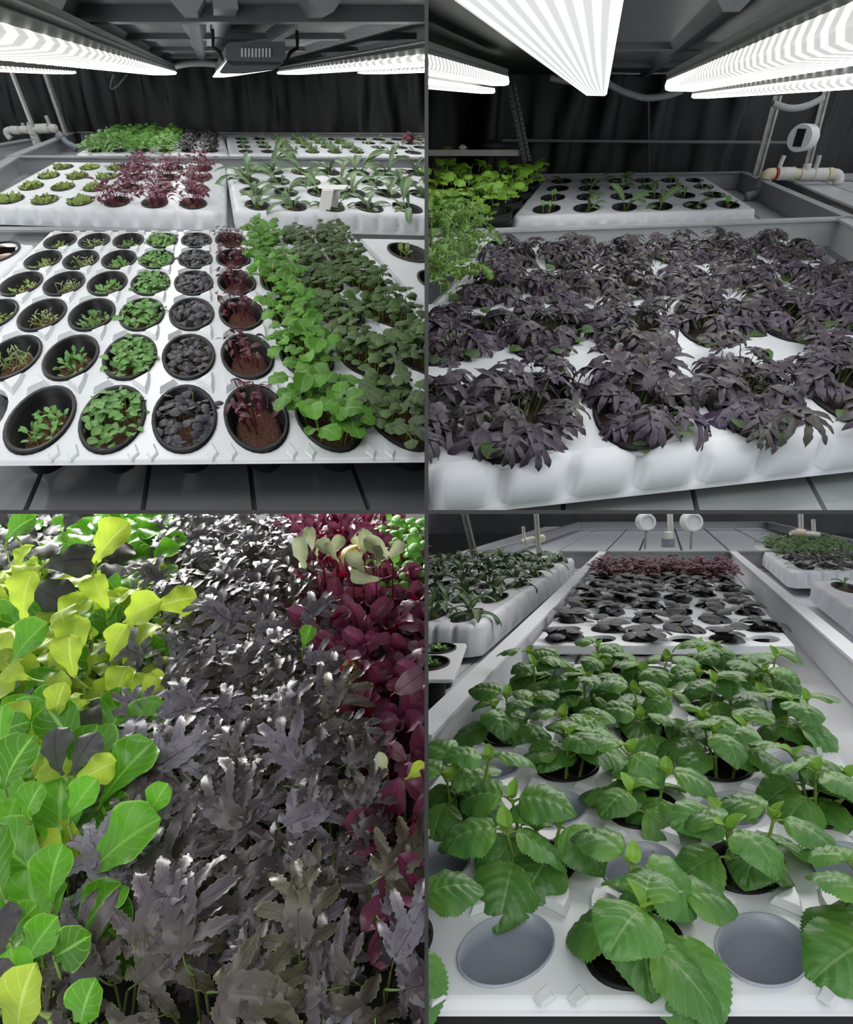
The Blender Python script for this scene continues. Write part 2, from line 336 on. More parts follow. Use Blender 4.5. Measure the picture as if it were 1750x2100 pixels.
def kale_arrays(seed=1, pl=.6, pw=.02, e=(78, 20, -55), nv=8, nu=4, droop=.45, teeth=.02, curl=.5, jag=1.0, webw=.105, fw=1.0, style=0):
    """deeply lobed leaf: a web along the midrib and finger lobes with their own veins"""
    r = random.Random(seed); N = 60; ds = (pl + 1.4) / N; pth = []; y = z = 0.
    def el(s): return math.radians(e[0] + (e[1] - e[0]) * s / pl) if s < pl else math.radians(e[1] + (e[2] - e[1]) * (s - pl))
    for i in range(N + 1):
        pth.append((y, z)); a = el(i * ds); y += math.cos(a) * ds; z += math.sin(a) * ds
    def bend(x, yy, off):
        s = max(0, pl + yy); f = min(s / ds, N - .001); i = int(f); f -= i; a = el(s)
        off -= droop * x * x
        return (x, pth[i][0] + (pth[i + 1][0] - pth[i][0]) * f - math.sin(a) * off, pth[i][1] + (pth[i + 1][1] - pth[i][1]) * f + math.cos(a) * off)
    V, Fc, UV, I = [], [], [], []
    def strip(p0, ang, L, w, prof, bendx, cz, n1, n2, us=.5):
        o = len(V); ph = r.uniform(0, 6)
        for i in range(n1 + 1):
            t = i / n1; an = ang + bendx * t
            cx = p0[0] + math.sin(ang + bendx * t * .5) * L * t; cy = p0[1] + math.cos(ang + bendx * t * .5) * L * t
            hw = w * prof(t)
            if 0 < i < n1: hw += teeth * (1 if i % 2 else -1) * r.uniform(.2, 1.8)
            for j in range(n2 + 1):
                s = 2 * j / n2 - 1
                x = cx + math.cos(an) * s * hw; yy = cy - math.sin(an) * s * hw
                V.append(bend(x, yy, abs(s) * hw * .35 + cz * t * t + .02 * math.sin(ph + t * 7 + s * 2))); UV.append((s * us + .5, .25 + .75 * t))
        for i in range(n1):
            for j in range(n2):
                a = o + i * (n2 + 1) + j; Fc.append((a, a + 1, a + n2 + 2, a + n2 + 1)); I.append(0)
    finger = lambda t: (1.35 - .55 * t + .25 * math.sin(PI * max(0, t * 1.5 - .5)) ** 2) * max(0, 1 - max(0, (t - .62) / .38) ** 2.2) ** .5
    web = lambda t: math.sin(PI * min(1, .10 + .90 * t ** .8)) ** .8
    strip((0, -.02), 0, .82, webw, web, 0, .004, nv, nu, .44)
    for (t0, ang, L, w) in LOBES[style]:
        for sg in (-1, 1):
            k = r.uniform(.82, 1.15)
            strip((sg * .03, t0 + r.uniform(-.03, .03)), sg * (ang + r.uniform(-.12, .12)), L * k, w * fw, finger, -sg * r.uniform(.0, .5), -curl * r.uniform(.0, .28), nv, nu)
    strip((0, .62), r.uniform(-.08, .08), .46, .062 * fw, finger, r.uniform(-.2, .2), -curl * .15, nv, nu)
    o = len(V); n = 4
    for i in range(n + 1):
        s = pl * i / n; f = min(s / ds, N - .001); k = int(f); rr = pw * (1.15 - .5 * i / n); a = el(s)
        for j in range(3):
            q = 2 * PI * j / 3 + PI / 2; dz = math.sin(q) * rr - rr * .6
            V.append((math.cos(q) * rr, pth[k][0] - math.sin(a) * dz, pth[k][1] + math.cos(a) * dz)); UV.append((.5, 0))
    for i in range(n):
        for j in range(3): Fc.append((o + i * 3 + j, o + i * 3 + (j + 1) % 3, o + i * 3 + 3 + (j + 1) % 3, o + i * 3 + 3 + j)); I.append(1)
    return np.array(V), Fc, UV, I
def leaf_mesh(name, mat, stem, arr=None, **kw):
    V, Fc, UV, I = arr if arr else leaf_arrays(**kw)
    me = bpy.data.meshes.new(name); me.from_pydata(V.tolist(), [], Fc)
    me.materials.append(M[mat]); me.materials.append(M[stem]); me.polygons.foreach_set('material_index', I)
    ul = me.uv_layers.new(name='UVMap'); li = np.zeros(len(me.loops), dtype=np.int32); me.loops.foreach_get('vertex_index', li)
    ul.data.foreach_set('uv', np.array(UV, dtype=np.float32)[li].ravel())
    me.polygons.foreach_set('use_smooth', [True] * len(me.polygons))
    BBX[me.name] = [Vector(c) for c in np.array(np.meshgrid(*[(V[:, i].min(), V[:, i].max()) for i in range(3)])).T.reshape(-1, 3).tolist()]
    return me
BBX = {}
def P_ov(t, a=.7, b=.7): 
    m = a / (a + b); return (t ** a) * ((1 - t) ** b) / (m ** a * (1 - m) ** b)
def P_round(t): return max(0, math.sin(PI * min(1, max(0, t)))) ** .55
def P_heart(t): return min(1, (t * 5) ** .5) * max(0, 1 - t ** 2.6) ** .5 * (1.0 - .10 * t)
def P_spoon(t): return (min(1, .10 + 1.5 * t ** 1.3)) * max(0, 1 - max(0, (t - .58) / .42) ** 2.4) ** .5
def lobed(n, depth, ph=0., p=.8):
    def f(t):
        env = P_ov(t, .55, .55) * (.72 + .28 * math.sin(PI * t))
        l = (.5 + .5 * math.cos(2 * PI * n * t + ph)) ** p
        if t > .9: l = max(l, .55)
        return env * (1 - depth + depth * l)
    return f
def rot(az, tilt=0., roll=0.): return Matrix.Rotation(az, 3, 'Z') @ Matrix.Rotation(tilt, 3, 'X') @ Matrix.Rotation(roll, 3, 'Y')
def put(name, me, parent, pos, R3, scale, room, label=None):
    """a leaf or other shared-mesh part, child of parent; clipped copy if it would run through a divider"""
    m4 = Matrix.Translation(pos) @ (R3 @ Matrix.Diagonal((scale, scale, scale) if not isinstance(scale, tuple) else scale)).to_4x4()
    if room is not None:
        w = [m4 @ c for c in BBX[me.name]]
        a = [c.x * room.sx > TH and (c.z - CZ) * room.sz > TH for c in w]
        if not any(a): return None
        if not all(a):
            bm = bmesh.new(); bm.from_mesh(me); bm.transform(m4); clip_bm(bm, room)
            if len(bm.faces) < 3: bm.free(); return None
            m2 = bpy.data.meshes.new(name); bm.transform(Matrix.Translation(-parent.location)); bm.to_mesh(m2); bm.free()
            for mt in me.materials: m2.materials.append(mt)
            o = bpy.data.objects.new(name, m2); COL.objects.link(o); o.parent = parent; return o
    o = bpy.data.objects.new(name, me); COL.objects.link(o); o.parent = parent
    o.matrix_local = Matrix.Translation(-parent.location) @ m4
    if label: o['label'] = label
    return o
def scatter_mesh(name, items, mats, parent, room, kind='stuff', label=None):
    """many small leaves joined into one part: items = [(arrays, pos, R3, scale)]"""
    Vs, Fs, Us, Is = [], [], [], []; o = 0
    for (V, Fc, UV, I), pos, R3, s in items:
        A = np.array(R3) * s; Vs.append(V @ A.T + np.array(pos)); Fs += [tuple(i + o for i in f) for f in Fc]; Us += UV; Is += I; o += len(V)
    if not Vs: return None
    return mk(name, np.concatenate(Vs).tolist(), Fs, mats, parent, room, Is, True, Us, label=label, kind=kind)

# ------------------------------------------------------------------ trays and cups
def dlt(pts):
    A = []
    for (u, v, x, y) in pts:
        A += [[u, v, 1, 0, 0, 0, -x * u, -x * v, -x], [0, 0, 0, u, v, 1, -y * u, -y * v, -y]]
    return np.linalg.svd(np.array(A, float))[2][-1].reshape(3, 3)
class Tray:
    """a tray lying on its bench; u counts columns, v rows from the front"""
    def __init__(s, room, h, pts, nu, nv):
        s.room, s.h, s.H, s.nu, s.nv = room, h, dlt(pts), nu, nv
        s.pitch = (s.P(nu / 2 + .5, nv / 2) - s.P(nu / 2 - .5, nv / 2)).length
        s.vp = (s.P(nu / 2, nv / 2 + .5) - s.P(nu / 2, nv / 2 - .5)).length
    def px(s, u, v):
        q = s.H @ np.array([u, v, 1.0]); return q[0] / q[2], q[1] / q[2]
    def P(s, u, v, w=0.):
        x, y = s.px(u, v); return s.room.at(x, y, s.h) + s.room.e3 * w
def tray_body(T, name, label, mat, r, m, skirt, flute=0.0, chamfer=.01, nper=4, thick=.012, cat='tray', ribs=False, group=None, holes=True, lip=False, skip=()):
    mu0, mu1, mv0, mv1 = m
    u0, u1, v0, v1 = -mu0, T.nu - 1 + mu1, -mv0, T.nv - 1 + mv1
    root = empty(name, T.P((u0 + u1) / 2, (v0 + v1) / 2, -skirt), label, cat, group)
    K = 6; parts = []
    for i in range(T.nu):
        for j in range(T.nv):
            a0 = u0 if i == 0 else i - .5; a1 = u1 if i == T.nu - 1 else i + .5
            b0 = v0 if j == 0 else j - .5; b1 = v1 if j == T.nv - 1 else j + .5
            sq = [(a0 + (a1 - a0) * k / K, b0) for k in range(K)] + [(a1, b0 + (b1 - b0) * k / K) for k in range(K)] + \
                 [(a1 + (a0 - a1) * k / K, b1) for k in range(K)] + [(a0, b1 + (b0 - b1) * k / K) for k in range(K)]
            n = 4 * K
            ci = [(i + r * math.cos(-PI * .75 + 2 * PI * k / n), j + r * math.sin(-PI * .75 + 2 * PI * k / n)) for k in range(n)]
            V = [T.P(*p) for p in sq] + [T.P(*p) for p in ci] + [T.P(p[0], p[1], -thick) for p in ci]
            Fc = [(k, (k + 1) % n, n + (k + 1) % n, n + k) for k in range(n)] + [(n + k, n + (k + 1) % n, 2 * n + (k + 1) % n, 2 * n + k) for k in range(n)]
            parts.append((V, Fc))
    V, Fc, _ = join(parts)
    mk('top', V, Fc, mat, root, T.room)
    per = []
    def side(pa, pb, n, nrm):
        for k in range(n * 8):
            t = k / (n * 8); per.append((pa[0] + (pb[0] - pa[0]) * t, pa[1] + (pb[1] - pa[1]) * t, nrm, min(1, 1.5 * abs(math.sin(PI * n * t)) ** .7)))
    nu_, nv_ = T.nu * nper // 2, T.nv * nper // 2
    side((u0, v0), (u1, v0), nu_, (0, -1)); side((u1, v0), (u1, v1), nv_, (1, 0)); side((u1, v1), (u0, v1), nu_, (0, 1)); side((u0, v1), (u0, v0), nv_, (-1, 0))
    lev = [(0, 0, .0), (-chamfer * .25, .55, .5), (-chamfer, 1.0, 1.0), (-skirt * .80, 1.3, .8), (-skirt * .84, 1.45, .15), (-skirt, 1.5, .0)]
    V = []
    cu = chamfer / T.pitch; cv = chamfer / T.vp; fu = flute / T.pitch; fv = flute / T.vp
    for (w, o, fl) in lev:
        for (u, v, nn, sc_) in per:
            k = min(.999, o)
            V.append(T.P(u + nn[0] * (cu * o + fu * fl * (sc_ - .5)), v + nn[1] * (cv * o + fv * fl * (sc_ - .5)), w))
    n = len(per); Fc = [(a * n + k, a * n + (k + 1) % n, (a + 1) * n + (k + 1) % n, (a + 1) * n + k) for a in range(len(lev) - 1) for k in range(n)]
    mk('skirt' if not lip else 'rim', V, [f[::-1] for f in Fc], mat, root, T.room, smooth=True)
    if ribs:
        parts = []
        for i in range(T.nu):
            for j in range(T.nv + 1):
                for sgn in (-1, 1):
                    jc = j - .5; q = .13 if j in (0,) else .30
                    tri = [(i + sgn * .14, jc), (i + sgn * .40, jc + .17 * (j < T.nv)), (i + sgn * .42, jc), (i + sgn * .40, jc - .17 * (j > 0))]
                    if j == 0: tri = [(i + sgn * .30, jc + .05), (i + sgn * .38, jc + .17), (i + sgn * .46, jc + .05), (i + sgn * .38, jc - .03)]
                    cx = sum(p[0] for p in tri) / 4; cy = sum(p[1] for p in tri) / 4
                    hr = .003 if j == 0 else .009
                    V = [T.P(*p, .0005) for p in tri] + [T.P(cx + (p[0] - cx) * .72, cy + (p[1] - cy) * .72, hr) for p in tri]
                    parts.append((V, [(0, 1, 5, 4), (1, 2, 6, 5), (2, 3, 7, 6), (3, 0, 4, 7), (4, 5, 6, 7)]))
        V, Fc, _ = join(parts); mk('embossed_ribs', V, Fc, mat, root, T.room, kind='stuff')
    return root
def cup(T, u, v, name, label, cat, r, depth, soil, group=None, soilmat='soil', lipw=.10, mat='pot', rise=.004, n=28, soilfrac=1.0):
    base = T.P(u, v, -depth)
    root = empty(name, base, label, cat, group)
    prof = [(r * 1.0, -.002), (r * 1.0, rise), (r * (1 - lipw), rise), (r * (1 - lipw * 1.15), -depth * .18), (r * (1 - lipw * 1.5), -depth * .22), (r * .74, -depth)]
    V, Fc = [], []
    for (rr, w) in prof:
        for k in range(n):
            a = 2 * PI * k / n; V.append(T.P(u + rr * math.cos(a), v + rr * math.sin(a), w))
    for i in range(len(prof) - 1):
        for k in range(n): Fc.append((i * n + k, i * n + (k + 1) % n, (i + 1) * n + (k + 1) % n, (i + 1) * n + k))
    Fc.append(tuple(range((len(prof) - 1) * n, len(prof) * n)))
    pot_ = mk('pot', V, Fc, mat, root, T.room, smooth=True)
    if soil is not None and pot_ is not None:
        rs = r * (1 - lipw * 1.5 - (1 - lipw * 1.5 - .74) * soil / depth) * soilfrac
        rg = random.Random(int(u * 31 + v * 57)); V = [T.P(u, v, -soil + .004)]; m = 20
        for q in (.5, .85, 1.0):
            for k in range(m):
                a = 2 * PI * k / m; V.append(T.P(u + rs * q * math.cos(a), v + rs * q * math.sin(a), -soil + rg.uniform(0, .004) * (q < 1) - (.008 if q == 1.0 and soilfrac < 1 else 0)))
        Fc = [(0, 1 + k, 1 + (k + 1) % m) for k in range(m)] + [(1 + i * m + k, 1 + i * m + m + k, 1 + i * m + m + (k + 1) % m, 1 + i * m + (k + 1) % m) for i in range(2) for k in range(m)]
        mk('soil', V, Fc, soilmat, pot_, T.room, smooth=True)
    return root
def disc(rg, r):
    a = rg.uniform(0, 2 * PI); q = r * math.sqrt(rg.random()); return q * math.cos(a), q * math.sin(a)
def visible(T, u, v, mx=0.9):
    x, y = T.px(u, v); lo, hi = (-30, 885) if T.room.sx < 0 else (865, 1790)
    return lo < x < hi
def thin_stems(name, T, pairs, rad, mat, parent):
    parts = []
    for p, q in pairs:
        mid = (p + q) / 2 + Vector((RNG.uniform(-1, 1), RNG.uniform(-1, 1), 0)) * (q - p).length * .06
        parts.append(tube([p, mid, q], [rad, rad * .9, rad * .8], 3, False))
    if not parts: return
    V, Fc, _ = join(parts); mk(name, V, Fc, mat, parent, T.room, kind='stuff', smooth=True)
def clump(T, root, u, v, r, n, w0, w1, size, leafs, stem, rg, tilt=.5, soil=.02, srad=.0012, dome=0., lname='leaf', side=None, spread=1.15):
    """a cup full of young plants: every leaf an object on its own stem"""
    pairs = []; room = T.room
    for k in range(n):
        du, dv = disc(rg, r)
        if side: du, dv = du * side[2] + side[0], dv * side[3] + side[1]
        q = math.hypot(du, dv) / max(r, 1e-6)
        w = rg.uniform(w0, w1) + dome * (1 - q * q)
        p = T.P(u + du * spread, v + dv * spread) + room.up * w
        az = rg.uniform(0, 2 * PI); R3 = room.R @ rot(az, rg.uniform(-tilt, tilt) * .6 - .1, rg.uniform(-tilt, tilt) * .6)
        sc_ = size * rg.uniform(.75, 1.2)
        put(lname, rg.choice(leafs), root, p, R3, sc_, room)
        if k % 2 == 0: pairs.append((T.P(u + du * .8, v + dv * .8, -soil), p))
    thin_stems('stems', T, pairs, srad, stem, root)
def rosette(T, root, pos, leafs, n, size, rg, tilt=.3, rad=0., lname='leaf', az0=None, vary=.25, room=None):
    room = room or T.room
    for k in range(n):
        az = (az0 if az0 is not None else rg.uniform(0, 6.28)) + k * 2.399 + rg.uniform(-.3, .3)
        off = room.e1 * (rg.uniform(-1, 1) * rad) + room.e2 * (rg.uniform(-1, 1) * rad)
        put(lname, rg.choice(leafs), root, pos + off, room.R @ rot(az, rg.uniform(-tilt, tilt), rg.uniform(-tilt, tilt) * .5), size * rg.uniform(1 - vary, 1 + vary), room)
ORD = ['first', 'second', 'third', 'fourth', 'fifth', 'sixth', 'seventh', 'eighth', 'ninth', 'tenth', 'eleventh', 'twelfth', 'thirteenth', 'fourteenth', 'fifteenth']
def lamp(room, label, sec_h, sec_d, d_end, d_near, diff='lampA', cap='cap', group='grow light bars', near=None):
    """bar lamp running along the bench: sections are seen at its end (pixels), housing closed, diffuser open"""
    e_h = [room.atd(x, y, d_end) for x, y in sec_h]; e_d = [room.atd(x, y, d_end) for x, y in sec_d]
    sh = room.D * (d_near - d_end); n_h = [p + sh for p in e_h]; n_d = [p + sh for p in e_d]
    if near: n_h = [room.atd(x, y, d_near) for x, y in near[0]]; n_d = [room.atd(x, y, d_near) for x, y in near[1]]
    root = empty('grow_light', sum(e_h, Vector()) / len(e_h), label, 'grow light', group)
    n = len(e_h); hs = mk('housing', e_h + n_h, [(i, (i + 1) % n, n + (i + 1) % n, n + i) for i in range(n)], 'alu', root, room)
    n = len(e_d); UV = [(i / (n - 1), 0) for i in range(n)] + [(i / (n - 1), 1) for i in range(n)]
    df = mk('diffuser', e_d + n_d, [(i, i + 1, n + i + 1, n + i) for i in range(n - 1)], diff, root, room, smooth=True, uvs=UV)
    for E, side in ((e_h, e_d), (n_h, n_d)):
        ring = E + [p for p in side]
        c = sum(side, Vector()) / len(side); V = list(side) + [c]; k = len(side)
        mk('end_cap', V, [(i, i + 1, k) for i in range(k - 1)] + [(k - 1, 0, k)], cap, df, room)
        mk('end_plate', list(E), [tuple(range(len(E)))], cap, hs, room)
    return root
# ------------------------------------------------------------------ leaf kinds
def LM(name, mat, stem, n=2, seed=1, **kw):
    out = []
    for k in range(n):
        q = dict(kw); e = q.get('e', (60, 20, -30)); r = random.Random(seed * 100 + k)
        q['e'] = (e[0] + r.uniform(-10, 10), e[1] + r.uniform(-14, 14), e[2] + r.uniform(-18, 18))
        if 'ph' in q: ph = q.pop('ph'); q['prof'] = lobed(ph[0], ph[1], r.uniform(-.6, .6), ph[2])
        out.append(leaf_mesh(name, mat, stem, seed=seed * 100 + k, twist=r.uniform(-.25, .25), **q))
    return out
L_basil = LM('basil_leaf', 'basil', 'stem', 3, 1, prof=lambda t: P_ov(t, .55, .6), W=.36, pl=0, e=(0, 15, -40), nv=5, nu=4, cup=.25, fold=.12)
L_pbasil = LM('purple_basil_leaf', 'pbasil', 'stemp', 3, 2, prof=lambda t: P_ov(t, .5, .5), W=.40, pl=0, e=(0, 15, -45), nv=5, nu=4, cup=-.3, fold=.1)
L_amar = LM('amaranth_leaf', 'amar', 'stemr', 3, 3, prof=lambda t: P_ov(t, .7, .8), W=.24, pl=.9, pw=.03, e=(75, 40, -35), nv=5, nu=2, fold=.2)
L_amard = LM('dark_amaranth_leaf', 'amard', 'stemr', 3, 4, prof=lambda t: P_ov(t, .7, .8), W=.19, pl=0, e=(0, 30, -50), nv=5, nu=2, fold=.2)
L_kaleg = LM('green_kale_leaf', 'kaleg', 'stem', 4, 5, prof=P_heart, W=.50, pl=.45, pw=.03, e=(80, 30, -30), nv=8, nu=6, cup=-.2, fold=.1, wave=.05)
L_kaleg2 = LM('green_kale_leaf', 'kaleg', 'stem', 3, 6, prof=lambda t: P_ov(t, .6, .55), W=.42, pl=.5, pw=.03, e=(80, 40, -25), nv=8, nu=6, cup=.2, fold=.15, wave=.05)
L_kgp = LM('kale_seed_leaf', 'kalegp', 'stem', 4, 7, prof=P_heart, W=.48, pl=.6, pw=.035, e=(85, 35, -30), nv=6, nu=4, cup=-.25, fold=.1, wave=.05)
L_strap = LM('strap_leaf', 'strap', 'stem', 5, 8, prof=lambda t: min(1, .35 + 1.1 * t) * (1 - max(0, (t - .7) / .3) ** 2) ** .5 if t < 1 else 0, W=.085, pl=.15, pw=.02, e=(78, 62, -25), nv=10, nu=2, fold=.3)
L_strapb = LM('strap_leaf', 'strap', 'stem', 3, 9, prof=lambda t: P_ov(t, .9, .6), W=.16, pl=.3, pw=.02, e=(70, 45, -30), nv=8, nu=4, fold=.2)
L_strapd = LM('strap_leaf', 'strapd', 'stem', 4, 10, prof=lambda t: P_ov(t, .7, .6), W=.11, pl=.2, pw=.02, e=(80, 55, -60), nv=8, nu=2, fold=.3)
L_kale = [leaf_mesh('purple_kale_leaf', ('kale', 'kale3', 'kale', 'kale2', 'kale', 'kale3')[k], 'stemk', arr=kale_arrays(1100 + k, .30, .018, (70, 20 - 8 * (k % 3), -45 - 12 * (k % 3)), 7, 2, droop=.4 + .15 * (k % 2), teeth=.008, webw=.16, fw=.95, style=1)) for k in range(6)]
L_coty = LM('cotyledon', 'coty', 'stem', 3, 12, prof=P_heart, W=.52, pl=.9, pw=.035, e=(60, 10, -25), nv=6, nu=4, cup=-.2)
L_choy = LM('choy_leaf', 'lettuce', 'pale', 4, 13, prof=lambda t: P_ov(t, .5, .5), W=.42, pl=.5, pw=.035, e=(80, 35, -30), nv=8, nu=6, cup=-.25, fold=.08, wave=.05)
L_miz = LM('mizuna_leaf', 'mizuna', 'pale', 4, 14, ph=(5.5, .85, 1.3), W=.30, pl=.5, pw=.02, e=(80, 55, -50), nv=30, nu=4, sweep=.7, droop=.3, wave=.08, wn=5)
L_kaleB, L_kaleL, L_kaleO = [[leaf_mesh('plum_kale_leaf', mt_, 'stemm', arr=kale_arrays(1500 + k, .34, .017, (70, 16 - 9 * (k % 3), -34 - 14 * (k % 3)), 14, 4, droop=.22 + .25 * (k % 2), teeth=.010, webw=.19, fw=1.0, style=1)) for k in range(n_)] for mt_, n_ in (('kaleB', 6), ('kaleL', 5), ('kaleO', 4))]
L_lime = LM('lime_choy_leaf', 'lime', 'pale', 3, 16, prof=P_spoon, W=.33, pl=.3, pw=.04, e=(60, 45, -20), nv=14, nu=8, cup=.35, fold=.12, wave=.04)
L_limed = LM('lime_choy_leaf', 'lime', 'pale', 3, 17, prof=P_spoon, W=.36, pl=.3, pw=.04, e=(50, 30, -70), nv=14, nu=8, cup=-.3, fold=.05, wave=.05)
L_green = LM('green_choy_leaf', 'green', 'pale', 3, 18, prof=P_spoon, W=.36, pl=.3, pw=.045, e=(60, 45, -10), nv=14, nu=8, cup=.4, fold=.08, wave=.03)
L_plum = LM('plum_choy_leaf', 'plum', 'pale', 3, 19, prof=P_spoon, W=.35, pl=.3, pw=.04, e=(60, 40, -35), nv=14, nu=8, cup=-.3, fold=.08, wave=.04)
L_beet = LM('beet_leaf', 'beet', 'stemr', 5, 20, prof=lambda t: P_ov(t, .75, .6), W=.29, pl=.45, pw=.045, e=(85, 68, 10), nv=9, nu=6, cup=.5, fold=.18, wave=.05)
L_beetp = LM('beet_leaf', 'beetp', 'stemr', 3, 21, prof=lambda t: P_ov(t, .75, .6), W=.27, pl=.45, pw=.045, e=(80, 45, -45), nv=9, nu=6, cup=-.3, fold=.18, wave=.05)
L_chard = LM('chard_leaf', 'chard', 'stemr', 3, 22, prof=P_spoon, W=.24, pl=.4, pw=.04, e=(85, 70, 0), nv=10, nu=6, cup=.3, fold=.1, wave=.04)
L_chardy = LM('yellow_chard_leaf', 'chardy', 'stemr', 2, 23, prof=P_spoon, W=.24, pl=.4, pw=.04, e=(85, 60, -90), nv=10, nu=6, cup=-.3, fold=.1)
L_mint = LM('small_leaf', 'mint', 'stem', 3, 24, prof=lambda t: P_ov(t, .5, .5), W=.38, pl=.3, pw=.03, e=(70, 30, -30), nv=5, nu=4, cup=-.2)
L_shiso = LM('shiso_leaf', 'shiso', 'stem', 6, 25, prof=lambda t: P_ov(t, .46, .80) , W=.48, pl=.20, pw=.028, e=(35, 5, -68), nv=34, nu=14, cup=-.35, fold=.12, serr=.03, quilt=.036, wave=.02)
L_shisoy = LM('young_shiso_leaf', 'shisoy', 'stem', 3, 26, prof=lambda t: P_ov(t, .5, .85), W=.33, pl=.05, pw=.03, e=(60, 40, -10), nv=14, nu=6, cup=.2, fold=.2, serr=.05, quilt=.02)
L_bpur = LM('purple_basil_leaf', 'pbasil', 'stemp', 3, 27, prof=lambda t: P_ov(t, .5, .55), W=.42, pl=.3, pw=.03, e=(60, 15, -55), nv=6, nu=4, cup=-.3, fold=.1)
A_sprout = [leaf_arrays(lambda t: P_ov(t, .6, .6), W=.26, pl=.7, pw=.06, e=(85, 60, 20), nv=3, nu=2, seed=i) for i in range(3)]
A_blade = [leaf_arrays(lambda t: P_ov(t, .5, .9), W=.09, pl=.9, pw=.05, e=(75, 50, -20), nv=3, nu=2, seed=i) for i in range(3)]
A_bush = [leaf_arrays(lambda t: P_ov(t, .5, .5), W=.40, pl=.35, pw=.04, e=(60, 30, -40), nv=3, nu=2, cup=-.2, seed=i) for i in range(3)]

# ------------------------------------------------------------------ the dividers of the four-bay stand
def wbox(x0, x1, y0, y1, z0, z1):
    V = [Vector((x, y, z)) for x in (x0, x1) for y in (y0, y1) for z in (z0, z1)]
    return V, [(0, 1, 3, 2), (4, 6, 7, 5), (0, 4, 5, 1), (2, 3, 7, 6), (0, 2, 6, 4), (1, 5, 7, 3)]
V, f = wbox(-.0018, .0018, .54, 11, CZ - 1.6, CZ + 8.5)
mk('wall_divider', V, f, 'divider', label='thin dark upright wall parting the left bays from the right', cat='wall', kind='structure')
V, f = wbox(-14, 14, 11.3, 11.4, CZ - 3, CZ + 12)
mk('wall_far', V, f, 'wallbr', label='dark far wall of the hall behind everything', cat='wall', kind='structure')
V, f = wbox(-3, -.0018, .54, .70, CZ - .0018, CZ + .0018)
mk('trim_1', V, f, 'divider', label='dark shelf edge under the upper left bay', cat='trim', kind='structure')
V, f = wbox(.0018, 3, .54, .70, CZ - .0018, CZ + .0018)
mk('trim_2', V, f, 'divider', label='dark shelf edge under the upper right bay', cat='trim', kind='structure')

def plank_floor(room, name, label, mat, py_ref, cuts, py0, py1, h, thick=.01, gap=.004, under='seam'):
    """floor of long planks that run away from the camera; cuts are their joints (px at row py_ref)"""
    d0, d1 = room.dep(py0, h), room.dep(py1, h)
    dr = room.dep(py_ref, h); xs = [(room.at(c, py_ref, h).x - room.k * dr) for c in cuts]
    def pt(x, d, w): return room.W(x + room.k * d, d, h + w)
    a, b = xs[0], xs[-1]
    V = [pt(x, d, w) for d in (d0, d1) for w in (-thick * 3, -thick) for x in (a, b)]
    root = mk(name, V, [(0, 1, 3, 2), (4, 6, 7, 5), (0, 4, 5, 1), (2, 3, 7, 6), (0, 2, 6, 4), (1, 5, 7, 3)], under, room=room, label=label, cat='floor', kind='structure')
    for i in range(len(xs) - 1):
        V = []
        for d in (d0, d1):
            for x, w in ((xs[i] + gap, -thick), (xs[i + 1] - gap, -thick), (xs[i + 1] - gap * 1.6, 0), (xs[i] + gap * 1.6, 0)): V.append(pt(x, d, w))
        mk('plank', V, [(0, 1, 2, 3), (4, 7, 6, 5), (3, 2, 6, 7), (0, 3, 7, 4), (1, 5, 6, 2)], mat, root, room)
    return root
def rim(room, p, q, name, label, mat='trough', w=.02, drop=.10, lip=True, kind='structure'):
    """a bench wall from pixel p to pixel q; (x, y, level) of its top"""
    a = room.at(*p); b = room.at(*q); t = (b - a).normalized(); n = t.cross(room.e3).normalized()
    parts = [quadbox(a - room.e3 * drop / 2, b - room.e3 * drop / 2, n * w * .3, room.e3 * drop / 2)]
    if lip: parts.append(quadbox(a - room.e3 * .004, b - room.e3 * .004, n * w * .75, room.e3 * .005))
    V, Fc, _ = join(parts)
    return mk(name, V, Fc, mat, room=room, label=label, cat='bench wall', kind=kind)
def film_wall(room, name, label, x0, x1, d, h0, h1, mat='film', amp=.05, seed=3, tilt=.25):
    nx, nz = 90, 26; V = []; rg = random.Random(seed); fs = [(rg.uniform(3, 16), rg.uniform(-2.5, 2.5), rg.uniform(0, 6.28), rg.uniform(.3, 1)) for _ in range(7)]
    for j in range(nz + 1):
        for i in range(nx + 1):
            x = x0 + (x1 - x0) * i / nx; h = h0 + (h1 - h0) * j / nz
            o = sum(a * max(0, math.sin(f_ * (x * 1.6) / (1 + .0) + g * h + p)) ** 5 for f_, g, p, a in fs) * amp
            V.append(room.W(x, d - o, h))
    Fc = [(j * (nx + 1) + i, j * (nx + 1) + i + 1, (j + 1) * (nx + 1) + i + 1, (j + 1) * (nx + 1) + i) for j in range(nz) for i in range(nx)]
    return mk(name, V, Fc, mat, room=room, smooth=True, label=label, cat='wall', kind='structure')
